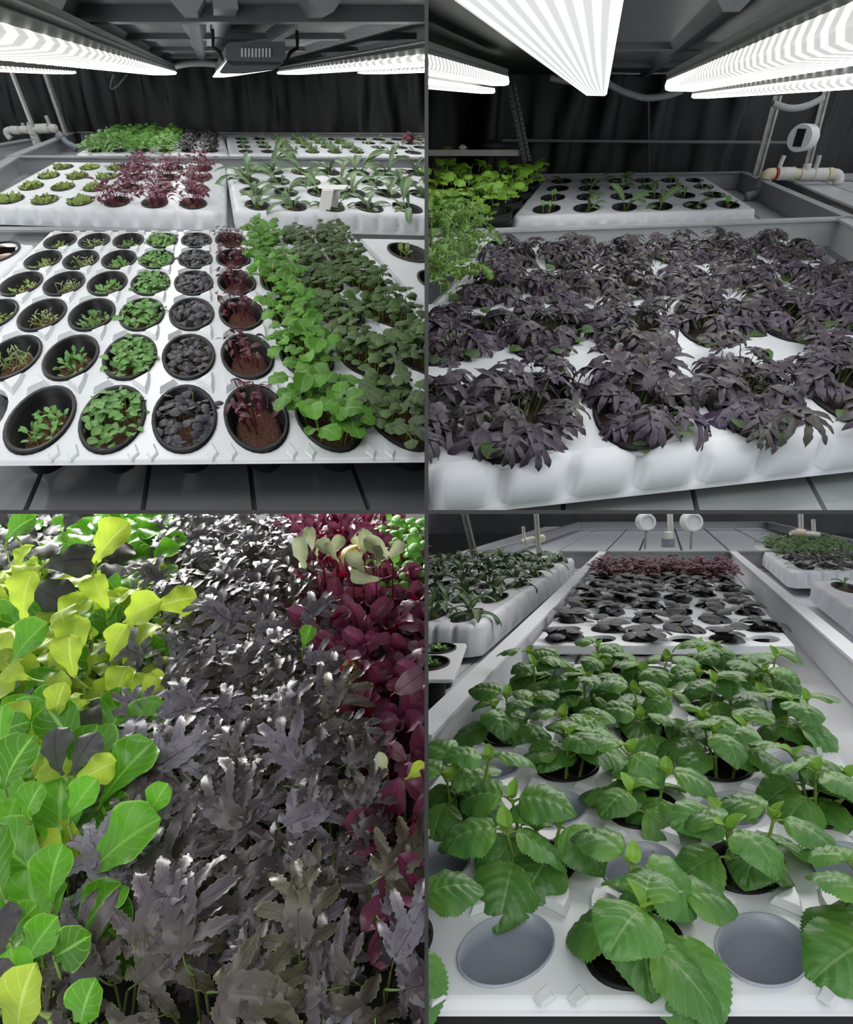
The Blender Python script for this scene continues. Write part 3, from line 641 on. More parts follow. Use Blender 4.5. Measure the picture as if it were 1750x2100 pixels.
def ceiling(room, label, h, d0, d1, px0, px1, py_ref, bars, rib_step, mat='ceil', skip_rib=()):
    dr = room.dep(py_ref, h); a = room.at(px0, py_ref, h).x - room.k * dr; b = room.at(px1, py_ref, h).x - room.k * dr
    def pt(x, d, w): return room.W(x + room.k * d, d, h + w)
    V = [pt(x, d, w) for d in (d0, d1) for w in (0.0, .03) for x in (a, b)]
    root = mk('ceiling', V, [(0, 2, 3, 1), (4, 5, 7, 6), (0, 1, 5, 4), (2, 6, 7, 3), (0, 4, 6, 2), (1, 3, 7, 5)], mat, room=room, label=label, cat='ceiling', kind='structure')
    for (dd, w, dz) in bars:
        V, Fc = quadbox(pt(a, dd, -dz / 2), pt(b, dd, -dz / 2), room.e2 * w / 2, room.e3 * dz / 2); mk('cross_beam', V, Fc, mat, root, room)
    n = int((b - a) / rib_step)
    for i in range(n + 1):
        x = a + i * rib_step; V = []
        for d in (d0, d1):
            for o, w in ((-.045, 0), (.045, 0), (.018, -.028), (-.018, -.028)): V.append(pt(x + o, d, w))
        mk('rib', V, [(0, 1, 2, 3), (4, 7, 6, 5), (3, 2, 6, 7), (0, 3, 7, 4), (1, 5, 6, 2)], mat, root, room)
    return root
def post(room, label, p, q, d, wpx, mat='post', name='post', cat='post', group=None, holes=0):
    a, b = room.atd(*p, d), room.atd(*q, d); m = (room.atd(p[0] + wpx, p[1], d) - a).length / 2
    root = empty(name, b, label, cat, group)
    side = (b - a).normalized().cross(room.e2).normalized()
    parts = [quadbox(a, b, side * m * .55 - side * 0, room.e2 * m * .2), quadbox(a + side * m * .75, b + side * m * .75, side * m * .25, room.e2 * m)]
    V, Fc, _ = join(parts); mk('upright', V, Fc, mat, root, room)
    for k in range(holes):
        c = a.lerp(b, (k + .5) / holes) - room.e2 * m * .22
        for sx in (-.3, .75):
            cc = c + side * m * sx - (room.e2 * m * .8 if sx > .5 else Vector())
            V = [cc + side * m * .13 * math.cos(q) + (b - a).normalized() * m * .2 * math.sin(q) for q in [k2 * PI / 4 for k2 in range(8)]]
            mk('hole', V, [tuple(range(8))], 'hole', root, room)
    return root
def px_path(room, pts, d): return [room.atd(x, y, d if len(p_) < 3 else p_[2]) for p_ in pts for x, y in [p_[:2]]]

# ================================================================== UPPER LEFT BAY
R = TL; H0 = -.46; HF = -.56; HR = -.45
dfar = R.dep(272, HR) + .15; hc = R.hgt(124, dfar)
dfilm = dfar
film_wall(R, 'wall_back', 'black plastic film curtain behind the upper left trays', R.atd(-140, 200, dfilm).x, R.atd(905, 200, dfilm).x, dfilm, R.hgt(345, dfilm), hc + .02, amp=.07)
ceiling(R, 'dark ribbed sheet metal ceiling above the upper left bay', hc, R.dep(-6, hc), dfilm, -120, 900, 60, [(R.dep(14, hc), .09, .035), (R.dep(70, hc), .12, .02), (R.dep(97, hc), .15, .02), (R.dep(112, hc), .2, .02)], .34)
V, Fc = quadbox(R.at(462, 5, hc - .012), R.at(462, 5, hc - .012) + R.D * 1.15, R.e1 * .03, R.e3 * .012)
mk('ceiling_beam', V, Fc, 'ceil', room=R, label='dark beam running along the upper left ceiling', cat='beam', kind='structure')
plank_floor(R, 'floor', 'dark grey plastic bench planks below the front seedling tray', 'slab', 1000, [-620, -390, -160, 72, 300, 517, 740, 965], 1062, 474, HF, gap=.0028)
plank_floor(R, 'floor', 'pale grey trough floor under the two middle trays', 'trough', 470, [-330, -150, 30, 210, 400, 450, 462, 500, 690, 880, 1090], 474, 322, HF, gap=.008, under='trough')
plank_floor(R, 'floor', 'pale grey trough floor under the back row of trays', 'trough', 330, [-330, -150, 30, 210, 400, 450, 470, 500, 690, 880, 1090], 321, 262, HF, gap=.01, under='trough')
rim(R, (-60, 468, -.535), (905, 473, -.535), 'bench_rim', 'grey bench rim between the front tray and the middle trays', w=.05, drop=.06)
rim(R, (20, 320, HR), (905, 324, HR), 'bench_rim', 'grey trough wall between the middle trays and the back trays', w=.05, drop=.12)
rim(R, (150, 270, HR), (905, 273, HR), 'bench_rim', 'grey trough wall below the black curtain', w=.06, drop=.13)
rim(R, (24, 320, HR), (152, 269, HR), 'bench_rim', 'slanting grey left wall of the back trough', w=.05, drop=.13)
rim(R, (-90, 392, HR), (27, 322, HR), 'bench_rim', 'slanting grey left wall of the middle trough', w=.05, drop=.13)
rim(R, (-40, 302, HR), (60, 285, HR), 'bench_rim', 'grey edge of the neighbouring bench left of the pipe', w=.05, drop=.05)
V = [R.at(*p, HF - .02) for p in ((-80, 330), (60, 330), (150, 278), (-80, 278))]
mk('bench_floor', V, [(0, 1, 2, 3)], 'trough', room=R, kind='structure', label='grey floor of the neighbouring bench left of the pipe', cat='floor')

# lamps
de = dfar * .86
lamp(R, 'long grow light bar over the left side of upper left bay', [(361, 147), (362, 143), (360, 141), (362, 139), (360, 137), (361, 134), (300, 134), (300, 147)], [(361, 147), (363, 150), (360, 153), (345, 154), (312, 154), (301, 152), (300, 147)], de, de * .11)
lamp(R, 'far left grow light seen as thin bright strip above the pipe', [(155, 146), (155, 138), (95, 138), (95, 146)], [(155, 146), (157, 150), (150, 152), (105, 152), (95, 146)], de, de * .2)
lamp(R, 'long grow light bar over the right side of upper left bay', [(571, 147), (570, 143), (572, 141), (570, 139), (571, 137), (632, 137), (632, 147)], [(571, 147), (568, 149), (570, 152), (585, 153), (620, 153), (632, 147)], de, de * .13)
lamp(R, 'second grow light strip at the right edge of upper left bay', [(735, 147), (735, 140), (800, 140), (800, 147)], [(735, 147), (733, 150), (745, 152), (790, 152), (800, 147)], de, de * .2)
lr = lamp(R, 'grow light seen end on with slotted grey end cap', [(470, 87), (585, 85), (586, 118), (578, 131), (570, 134), (478, 135), (468, 130), (463, 118), (464, 92)], [(466, 124), (450, 148), (455, 151), (500, 151), (560, 144), (584, 128)], 2.3, 5.2, diff='lampB')
for k in range(9):
    x = 497 + k * 7.1; d = 2.295
    V, Fc = quadbox(R.atd(x, 99, d), R.atd(x, 117, d), R.e1 * .003, R.e2 * .003); mk('slot', V, Fc, 'slot', lr, R)
for x, y0, y1, lab in ((436, 58, 96, 'black threaded hanger left of the end-on grow light'), (609, 62, 98, 'black threaded hanger right of the end-on grow light')):
    pts = px_path(R, [(x, y0), (x + 1, (y0 + y1) / 2), (x + 1, y1), (x + (14 if x < 500 else -14), y1 + 10), (x + (22 if x < 500 else -22), y1 + 30)], 2.6)
    V, Fc = tube(pts, .006, 6); mk('hanger_rod', V, Fc, 'hole', room=R, smooth=True, label=lab, cat='hanger')
V, Fc = tube(spline(px_path(R, [(360, 136), (385, 131), (420, 130), (450, 133)], dfar * .8)), .022, 8)
mk('conduit', V, Fc, 'conduit', room=R, smooth=True, label='pale grey conduit under the ceiling left of the end-on lamp', cat='conduit')
V, Fc = tube(spline(px_path(R, [(262, 152), (240, 178), (228, 181), (230, 165), (236, 152)], dfar - .35)), .011, 6)
mk('hose', V, Fc, 'ceil', room=R, smooth=True, label='thin grey hose looped against the black curtain', cat='hose')
# pipes and posts
dp = R.dep(292, -.5)
post(R, 'slim white post at far left behind the pipe', (22, 148), (80, 298), dp, 9, 'pvc', group='posts by the left pipe')
post(R, 'slim white post right of the pipe, before the curtain', (90, 148), (133, 274), dp + .5, 11, 'post', group='posts by the left pipe')
pr = empty('water_pipe', R.atd(65, 265, dp), 'white plastic water pipe with elbow and valves at far left', 'pipe')
mpx = (R.atd(66, 265, dp) - R.atd(65, 265, dp)).length
def pipe_bits(room, root, bits, d, mpx):
    for nm, pts, r, mt in bits:
        V, Fc = tube(spline(px_path(room, pts, d), 5), r * mpx, 12); mk(nm, V, Fc, mt, root, room, smooth=True)
pipe_bits(R, pr, [('elbow', [(22, 284), (15, 276), (14, 269), (22, 266)], 6, 'pvc'), ('pipe', [(20, 267), (62, 266), (118, 263)], 5.5, 'pvc'),
    ('coupling', [(24, 267), (40, 267)], 7.5, 'pvc'), ('valve', [(44, 266), (58, 266)], 7, 'pvc'), ('coupling', [(62, 252), (66, 276)], 7, 'pvc'), ('valve', [(76, 264), (100, 263)], 8.5, 'pvc'),
    ('coupling', [(104, 263), (116, 264)], 8, 'pvc'), ('valve_handle', [(49, 262), (46, 252)], 3, 'conduit'), ('valve_handle', [(103, 258), (94, 237)], 3.5, 'conduit'), ('downpipe', [(66, 276), (74, 298)], 5, 'pvc')], dp, mpx)
er = empty('drain_elbow', R.atd(140, 295, dp - .25), 'grey drain elbow emptying into the back left trough', 'pipe')
pipe_bits(R, er, [('collar', [(118, 274), (128, 283)], 8, 'elbow'), ('spout', [(126, 281), (138, 294), (157, 304)], 6.5, 'elbow'), ('mouth', [(153, 302), (158, 305)], 7, 'elbow')], dp - .25, mpx)

# front tray with 9 x 6 cups
def vpq(x5, q): return 425 + (x5 - 425) * q / 328
pts = []
for u in range(9):
    for y in (857, 730, 643, 582, 533, 493):
        v = (857, 730, 643, 582, 533, 493).index(y); x = vpq(125 + u * 69.5, y - 165); pts.append((u, v, x, y - (x - 300) * .012 * (y - 400) / 450))
T1 = Tray(R, H0, pts, 9, 6)
tray_body(T1, 'seedling_tray', 'large white lipped tray with black cups in upper left foreground', 'white', .455, (.56, .70, .50, .58), .007, 0, .004, ribs=True, lip=True)
kinds = ['yellow_sprout', 'blade', 'small', 'basil', 'pbasil', 'amar', 'kaleg', 'kgp', 'kgp2']
names = {'yellow_sprout': ('sprout_cup', 'yellow-green sprouts'), 'blade': ('blade_cup', 'thin grassy sprigs'), 'small': ('seedling_cup', 'tiny round-leaved seedlings'), 'basil': ('basil_cup', 'bright green basil'),
         'pbasil': ('purple_basil_cup', 'dark purple basil'), 'amar': ('amaranth_cup', 'red-stemmed amaranth'), 'kaleg': ('green_kale_cup', 'bright green kale'), 'kgp': ('red_kale_cup', 'purple-flushed green kale'), 'kgp2': ('red_kale_cup', 'tall purple-flushed kale')}
p = T1.pitch
for u in range(9):
    for v in range(6):
        if not visible(T1, u, v): continue
        kd = kinds[u]; nm, ds = names[kd]; rg = random.Random(u * 17 + v)
        soil = {'basil': .022, 'pbasil': .026, 'amar': .022}.get(kd, .030)
        c = cup(T1, u, v, nm, f'black cup of {ds}, {ORD[v]} from the front of large lipped tray', 'plant cup', .455, .055, soil, f'cups of {ds}', lipw=.11, soilfrac=.9 if kd in ('amar', 'small', 'blade') else 1.0)
        if kd == 'basil': clump(T1, c, u, v, .42, 120, -.008, .005, p * .16, L_basil, 'stem', rg, .6, soil, dome=.010, spread=1.0)
        elif kd == 'pbasil': clump(T1, c, u, v, .41, 105, -.010, .003, p * .175, L_pbasil, 'stemp', rg, .7, soil, dome=.008, spread=1.0)
        elif kd == 'amar':
            clump(T1, c, u, v, .36, 30, .002, .034, p * .19, L_amard, 'stemr', rg, .8, soil, srad=.0016, side=(0, .14, 1, .75))
        elif kd in ('kaleg', 'kgp', 'kgp2'):
            n = {'kaleg': 22, 'kgp': 32, 'kgp2': 32}[kd]; lv = {'kaleg': L_kaleg * 2 + L_kaleg2, 'kgp': L_kgp, 'kgp2': L_kgp}[kd]
            for k in range(n):
                du, dv = disc(rg, .34); hh = rg.uniform(.012, .040) * {'kaleg': .9, 'kgp': .5, 'kgp2': .8}[kd]
                q = T1.P(u + du, v + dv, -soil); top = T1.P(u + du * 1.35, v + dv * 1.35) + R.up * hh
                V, Fc = tube([q, q.lerp(top, .5) + R.up * .004, top], [.0016, .0015, .0013], 4, False); mk('stem', V, Fc, 'stem', c, R, smooth=True)
                for s_ in range(2 if kd != 'kaleg' else 3):
                    az = rg.uniform(0, 6.28) if s_ == 0 else az + PI * .8
                    put('leaf', rg.choice(lv), c, top, R.R @ rot(az, rg.uniform(-.35, .25), rg.uniform(-.3, .3)), p * {'kaleg': .27, 'kgp': .235, 'kgp2': .215}[kd] * rg.uniform(.7, 1.25), R)
        else:
            items = []; nn = {'yellow_sprout': 60, 'blade': 40, 'small': 64}[kd]
            for k in range(nn):
                du, dv = disc(rg, .30); arr = rg.choice(A_blade if kd == 'blade' else A_sprout)
                if kd == 'small': du, dv = du * .8 - .04, dv * .8 + .05
                if kd == 'blade': dv = abs(dv) * .9
                items.append((arr, T1.P(u + du, v + dv, -soil), R.R @ rot(rg.uniform(0, 6.28), rg.uniform(-.5, .3)), p * {'yellow_sprout': .12, 'blade': .17, 'small': .13}[kd] * rg.uniform(.7, 1.2)))
            scatter_mesh('seedlings', items, [{'yellow_sprout': 'sprout', 'blade': 'blade', 'small': 'basil'}[kd], 'pale'], c, R)
# neighbouring trays at either edge
T8 = Tray(R, H0, [(0, 0, -195, 580), (1, 0, -83, 580), (0, 1, -102, 518), (1, 1, -7, 518)], 2, 2)
tray_body(T8, 'seedling_tray', 'corner of a white lipped tray at the left edge of upper left bay', 'white', .45, (.6, .60, .6, .30), .007, 0, .004, lip=True)
c = cup(T8, 1, 1, 'seedling_cup', 'black cup with bare soil at the left edge, beside the large tray', 'plant cup', .45, .055, .03, lipw=.11)
T7 = Tray(R, H0, [(0, 1, 838, 518), (1, 1, 944, 520), (0, 0, 908, 580), (1, 0, 1031, 582)], 2, 2)
tray_body(T7, 'foam_tray', 'white foam tray cut off at the right edge beside the kale cups', 'foam', .36, (.66, .6, 1.6, .55), .07, .006, .012)
c = cup(T7, 0, 1, 'seedling_cup', 'black cup with two tiny seedlings in the right edge foam tray', 'plant cup', .37, .055, .034, lipw=.1)
scatter_mesh('seedlings', [(A_sprout[k % 3], T7.P(.1 * (k % 3) - .1, 1.1 - .12 * (k % 2), -.03), R.R @ rot(k * 1.5, .0), .035) for k in range(6)], ['sprout', 'pale'], c, R)
cup(T7, 0, 0, 'seedling_cup', 'black cup half cut off at the right edge, lower down', 'plant cup', .37, .055, .034, lipw=.1)

# middle foam trays
T2 = Tray(R, H0, [(0, 0, 22, 409), (5, 0, 397, 418), (0, 3, 130, 343), (5, 3, 415, 346)], 6, 4)
tray_body(T2, 'foam_tray', 'thick white foam tray, middle row left, pale sprouts and red amaranth', 'foam', .345, (.62, .60, .38, .62), .078, .014, .022, nper=4)
T3 = Tray(R, H0, [(0, 0, 528, 421), (5, 0, 915, 428), (0, 3, 504, 352), (5, 3, 795, 355)], 7, 4)
tray_body(T3, 'foam_tray', 'thick white foam tray, middle row right, long strap-leaved plants', 'foam', .345, (.55, .60, .38, .62), .078, .014, .022, nper=4)
p = T2.pitch
for u in range(6):
    for v in range(4):
        if not visible(T2, u, v): continue
        rg = random.Random(100 + u * 7 + v)
        if u < 3:
            c = cup(T2, u, v, 'sprout_cup', f'cup of pale green sprouts, row {ORD[v]} from front, {ORD[u]} from left, middle left tray', 'plant cup', .35, .05, .02, 'pale sprout cups of the middle left tray', lipw=.08)
            items = [(rg.choice(A_sprout), T2.P(u + d_[0], v + d_[1], -.02), R.R @ rot(rg.uniform(0, 6.28), rg.uniform(-.4, .3)), p * rg.uniform(.11, .17)) for d_ in [disc(rg, .27) for _ in range(70)]]
            scatter_mesh('seedlings', items, ['sprout', 'pale'], c, R)
        else:
            c = cup(T2, u, v, 'amaranth_cup', f'cup of leafy red amaranth, row {ORD[v]} from front, {ORD[u - 3]} column, middle left tray', 'plant cup', .35, .05, .02, 'red amaranth cups of the middle left tray', lipw=.08)
            pairs = []
            for k in range(13):
                du, dv = disc(rg, .24); q = T2.P(u + du, v + dv, -.02); top = T2.P(u + du * 1.7, v + dv * 1.7) + R.up * rg.uniform(.02, .075); pairs.append((q, top))
                for s_ in range(3): put('leaf', rg.choice(L_amar), c, top - R.up * p * .12, R.R @ rot(rg.uniform(0, 6.28), rg.uniform(-.4, .2)), p * rg.uniform(.17, .27), R)
            thin_stems('stems', T2, pairs, .0022, 'stemr', c)
for u in range(7):
    for v in range(4):
        if not visible(T3, u, v): continue
        rg = random.Random(300 + u * 7 + v)
        c = cup(T3, u, v, 'strap_plant_cup', f'cup with long grey-green strap leaves, row {ORD[v]} from front, {ORD[u]} from left', 'plant cup', .35, .05, .024, 'strap-leaved plant cups of the middle right tray', lipw=.08)
        n = rg.choice([4, 5, 6, 7]) + (2 if v == 3 else 0)
        big = 1.0 if v > 1 else .75
        for k in range(n):
            du, dv = disc(rg, .12)
            put('leaf', rg.choice(L_strap * 2 + L_strapb), c, T3.P(u + du, v + dv, -.024), R.R @ rot(rg.uniform(0, 6.28), rg.uniform(-.5, .2)), p * rg.uniform(.6, 1.25) * big, R)
        rosette(T3, c, T3.P(u, v, -.02), L_strapb, 4, p * .32, rg, .3, .012)
# folded paper card on the middle right tray
def box_px(room, name, label, cat, mat, base_pts, h, hgt, tilt=Vector()):
    V = [room.at(x, y, h) for x, y in base_pts]; n = len(V); V = V + [v + room.e3 * hgt + tilt for v in V]
    return V, [tuple(range(n))[::-1], tuple(range(n, 2 * n))] + [(i, (i + 1) % n, n + (i + 1) % n, n + i) for i in range(n)]
cr = empty('paper_card', R.at(675, 430, H0), 'folded white paper card standing on the middle right foam tray', 'card')
V, Fc = box_px(R, '', '', '', '', [(654, 432), (677, 432), (677, 428), (654, 428)], H0, .075, R.e1 * .02 + R.e2 * .02); mk('front_flap', V, Fc, 'paper', cr, R)
V, Fc = box_px(R, '', '', '', '', [(678, 424), (692, 426), (692, 422), (678, 421)], H0 + .004, .066, R.e1 * .02); mk('side_flap', V, Fc, 'paper', cr, R)
a = R.at(654, 432, H0) + R.e3 * .075 + R.e1 * .02 + R.e2 * .02; V, Fc = quadbox(a + R.e1 * .045 + R.e2 * .03, a + R.e1 * .045 + R.e2 * .16, R.e1 * .05, R.e3 * .002); mk('top_flap', V, Fc, 'paper', cr, R)

# back foam trays
T4 = Tray(R, H0, [(0, 0, 200, 309), (5, 0, 433, 309), (0, 3, 248, 279), (5, 3, 431, 279)], 6, 4)
T5 = Tray(R, H0, [(0, 0, 504, 311), (5, 0, 732, 312), (0, 3, 494, 285), (5, 3, 684, 286)], 6, 4)
T6 = Tray(R, H0, [(0, 0, 799, 313), (5, 0, 1039, 314), (0, 3, 739, 286), (5, 3, 929, 287)], 4, 4)
tray_body(T4, 'foam_tray', 'white foam tray, back row left, full of bushy green plants', 'foam', .30, (.62, .58, .45, .6), .055, .014, .02)
tray_body(T5, 'foam_tray', 'white foam tray, back row centre, rows of small sprouts', 'foam', .30, (.62, .55, .45, .6), .055, .014, .02)
tray_body(T6, 'foam_tray', 'white foam tray, back row right edge, mixed young plants', 'foam', .30, (.70, .6, .45, .6), .055, .014, .02)
def bush(T, c, u, v, n, rr, h, size, mats, rg, room=None):
    room = T.room; items = []
    for k in range(n):
        du, dv = disc(rg, rr); w = h * (1 - (math.hypot(du, dv) / rr) ** 2 * .6) * rg.uniform(.35, 1.0)
        items.append((rg.choice(A_bush), T.P(u + du, v + dv) + room.up * w, room.R @ rot(rg.uniform(0, 6.28), rg.uniform(-.6, .3), rg.uniform(-.4, .4)), size * rg.uniform(.7, 1.2)))
    scatter_mesh('foliage', items, mats, c, room)
p = T4.pitch
for u in range(6):
    for v in range(4):
        rg = random.Random(500 + u * 7 + v)
        if u < 4:
            c = cup(T4, u, v, 'green_bush_cup', f'bushy bright green plant, row {ORD[v]} from front, {ORD[u]} from left, back left tray', 'plant cup', .31, .04, .015, 'bushy green plants of the back left tray')
            bush(T4, c, u, v, 120, .50, .105, p * .22, ['bush', 'stem'], rg)
        else:
            c = cup(T4, u, v, 'purple_bush_cup', f'dense blackish purple plant, row {ORD[v]} from front, {"left" if u == 4 else "right"} dark column, back left tray', 'plant cup', .31, .04, .015, 'dark purple plants of the back left tray')
            bush(T4, c, u, v, 110, .36, .085, p * .17, ['bushp', 'stemp'], rg)
for T, lab in ((T5, 'back centre tray'), (T6, 'back right tray')):
    for u in range(T.nu):
        for v in range(4):
            if not visible(T, u, v): continue
            rg = random.Random(700 + u * 7 + v + (50 if T is T6 else 0))
            c = cup(T, u, v, 'sprout_cup', f'small black cup, row {ORD[v]} from front, {ORD[u]} from left, {lab}', 'plant cup', .31, .04, .014, f'small cups of the {lab}', n=20)
            if T is T5 and u < 2:
                rosette(T, c, T.P(u, v, -.014), L_strap + L_strapb, 3, p * .45, rg, .4, .01)
            elif T is T5:
                if v == 3 and u == 5: continue
                scatter_mesh('seedlings', [(rg.choice(A_sprout), T.P(u + d_[0], v + d_[1], -.005), R.R @ rot(rg.uniform(0, 6.28), rg.uniform(-.4, .3)), p * rg.uniform(.12, .2)) for d_ in [disc(rg, .28) for _ in range(50)]], ['strap', 'pale'], c, R)
            elif (u, v) == (2, 2):
                bush(T, c, u, v, 60, .35, .08, p * .22, ['amar', 'stemr'], rg)
            elif rg.random() < .8:
                rosette(T, c, T.P(u, v, -.01), L_strapb, 4, p * .35, rg, .3, .01)
# green plant at the right edge
c = cup(T3, 6, 2, 'green_bush_cup', 'leafy green plant at the right edge behind the strap-leaved cups', 'plant cup', .35, .05, .02)
rosette(T3, c, T3.P(6, 2), L_kaleg2, 12, T3.pitch * .42, random.Random(5), .5, .02)
# ================================================================== UPPER RIGHT BAY
R = TR; H0 = -.45; HF = -.56; HR = -.435
dfar = R.dep(353, HR) + .25; hc = R.hgt(160, dfar)
film_wall(R, 'wall_back', 'black plastic film curtain behind the upper right trays', R.atd(845, 250, dfar).x, R.atd(2400, 250, dfar).x, dfar, R.hgt(420, dfar), hc + .02, amp=.07, seed=9)
hc2 = R.hgt(150, dfar)
ceiling(R, 'dark ribbed sheet metal ceiling above the upper right bay', hc2, R.dep(-10, hc2), dfar, 1235, 1960, 60, [(R.dep(90, hc2), .12, .02), (R.dep(130, hc2), .16, .02)], .30)
V = [R.at(840, -8, hc2 - .01), R.at(1225, -8, hc2 - .01)]; q = R.dep(-8, hc2 - .01)
V = [V[0], V[1], V[1] + R.D * (dfar - q), V[0] + R.D * (dfar - q) - R.e1 * 1.2]
mk('ceiling_sheet', V + [v + R.e3 * .02 for v in V], [(0, 1, 2, 3), (7, 6, 5, 4), (0, 4, 5, 1), (1, 5, 6, 2), (2, 6, 7, 3), (3, 7, 4, 0)], 'ceil_dark', room=R, label='black sheet ceiling left of the wide grow light', cat='ceiling', kind='structure')
plank_floor(R, 'floor', 'wet pale grey bench planks below the purple kale tray', 'slab_light', 1000, [700, 915, 1160, 1420, 1668, 1915, 2160, 2400], 1062, 470, HF, gap=.0028)
plank_floor(R, 'floor', 'grey trough floor under the back right foam tray', 'trough_light', 450, [640, 860, 1060, 1240, 1420, 1560, 1700, 1760], 466, 345, HF, gap=.005, under='trough')
rim(R, (850, 476, HR), (1735, 446, HR), 'bench_rim', 'grey trough wall between the kale tray and back foam tray', 'trough_light', w=.04, drop=.12)
rim(R, (1090, 357, HR), (1528, 352, HR), 'bench_rim', 'grey trough wall below the black curtain, right bay', 'trough', w=.04, drop=.12)
rim(R, (1525, 352, HR), (1742, 444, HR), 'bench_rim', 'slanting grey right wall of the back trough', 'trough', w=.04, drop=.13)
rim(R, (1726, 446, HR), (1900, 530, HR), 'bench_rim', 'slanting grey right wall of the front trough', 'trough_light', w=.04, drop=.13)
rim(R, (860, 1024, -.553), (1770, 946, -.553), 'bench_rim', 'pale wet lip in front of the purple kale tray', 'white', w=.012, drop=.02)
nb = plank_floor(R, 'floor', 'pale planks of the neighbouring bench behind the right pipe', 'trough_light', 420, [1740, 1820, 1900, 1990, 2080], 470, 362, -.47, gap=.006)
V, Fc = quadbox(R.at(1600, 362, -.44), R.at(1800, 362, -.44), R.e2 * .02, R.e3 * .02); mk('bench_rim', V, Fc, 'trough', room=R, label='far grey edge of the neighbouring bench behind the pipe', cat='bench wall', kind='structure')

de = dfar * .72
lamp(R, 'wide bright grow light overhead in the centre of upper right bay', [(1197, 182), (1197, 168), (1246, 168), (1246, 182)], [(1197, 182), (1199, 192), (1203, 196), (1240, 197), (1245, 193), (1246, 182)], de, de / 12.0, diff='lampB', cap='lampB', near=([(900, -60), (900, -120), (1290, -120), (1290, -60)], [(900, -60), (890, -40), (903, -20), (1265, -20), (1280, -30), (1290, -60)]))
lamp(R, 'upper grow light at left of upper right bay', [(1043, 157), (1043, 152), (1041, 150), (1043, 147), (1043, 142), (1000, 142), (1000, 157)], [(1043, 157), (1045, 168), (1043, 174), (1035, 176), (1008, 176), (1000, 157)], de * .8, de * .3)
lamp(R, 'lower thin grow light at left of upper right bay', [(1015, 181), (1015, 173), (978, 173), (978, 181)], [(1015, 181), (1016, 189), (1012, 192), (985, 192), (978, 181)], de * .9, de * .3)
lamp(R, 'large grow light slanting along the right of upper right bay', [(1368, 165), (1367, 161), (1369, 158), (1367, 154), (1368, 148), (1432, 148), (1436, 165)], [(1368, 165), (1364, 176), (1365, 184), (1372, 187), (1420, 188), (1440, 184), (1440, 165)], de * .8, de * .12)
lamp(R, 'lower thin grow light at right, beneath the large one', [(1420, 193), (1420, 186), (1465, 186), (1465, 193)], [(1420, 193), (1418, 199), (1423, 202), (1455, 202), (1465, 199), (1466, 193)], de * .8, de * .2)
def corr(room, pts, d, r, label):
    path = spline(px_path(room, pts, d), 14); V, Fc = tube(path, [r * (1 if i % 2 else .84) for i in range(len(path))], 10)
    mk('conduit', V, Fc, 'conduit', room=room, smooth=True, label=label, cat='conduit')
corr(R, [(1247, 171), (1275, 186), (1320, 200), (1362, 197), (1400, 186)], dfar * .85, .022, 'corrugated grey conduit between the two large grow lights')
corr(R, [(1128, 160), (1160, 166), (1205, 173)], dfar * .85, .02, 'short grey conduit left of the wide grow light')
corr(R, [(1585, 212), (1620, 222), (1655, 217), (1690, 200)], dfar * .8, .02, 'grey conduit hanging between the two right posts')
ds_ = R.dep(372, H0)
post(R, 'perforated grey steel angle post left of the back foam tray', (1046, 176), (1078, 332), ds_ - .1, 22, 'steel', holes=16)
V, Fc = quadbox(R.atd(850, 313, ds_ - .05), R.atd(1066, 313, ds_ - .05), R.e3 * .018, R.e2 * .02)
sh = mk('steel_shelf', V, Fc, 'pvc', room=R, label='pale steel shelf edge behind the green choy', cat='shelf')
for (x, y, w, hh, mt, lab) in ((948, 302, 9, 5, 'paper', 'small white thing lying on the steel shelf'), (915, 303, 12, 5, 'basil', 'small green thing on the steel shelf'), (1010, 299, 30, 9, 'wallbr', 'crumpled clear plastic bag on the steel shelf')):
    c0 = R.atd(x, y + hh + 1, ds_ - .02); m_ = (R.atd(x + 1, y, ds_) - R.atd(x, y, ds_)).length; V = []; Fc = []
    for j in range(5):
        for i in range(8):
            a = i * PI / 4; rr = math.sin(PI * (.1 + .8 * j / 4)) * (1 + .25 * math.sin(i * 2.3 + j))
            V.append(c0 + R.e1 * w * m_ * rr * math.cos(a) + R.e2 * w * m_ * .7 * rr * math.sin(a) + R.e3 * hh * 2 * m_ * j / 4)
    for j in range(4):
        for i in range(8): Fc.append((j * 8 + i, j * 8 + (i + 1) % 8, j * 8 + 8 + (i + 1) % 8, j * 8 + 8 + i))
    Fc += [tuple(range(7, -1, -1)), tuple(range(32, 40))]
    mk('shelf_item', V, Fc, mt, room=R, smooth=True, label=lab, cat='clutter')
for y, x0, x1 in ((290, 1030, 1640),):
    V, Fc = tube([R.atd(x0, y - 2, dfar - .25), R.atd(x1, y + 3, dfar - .25)], .012, 6); mk('rail', V, Fc, 'ceil', room=R, smooth=True, label='faint horizontal rail along the black curtain', cat='rail')
V, Fc = tube([R.atd(1330, 205, dfar - .24), R.atd(1331, 352, dfar - .24)], .010, 6); mk('rail', V, Fc, 'ceil', room=R, smooth=True, label='faint upright rail along the black curtain', cat='rail')
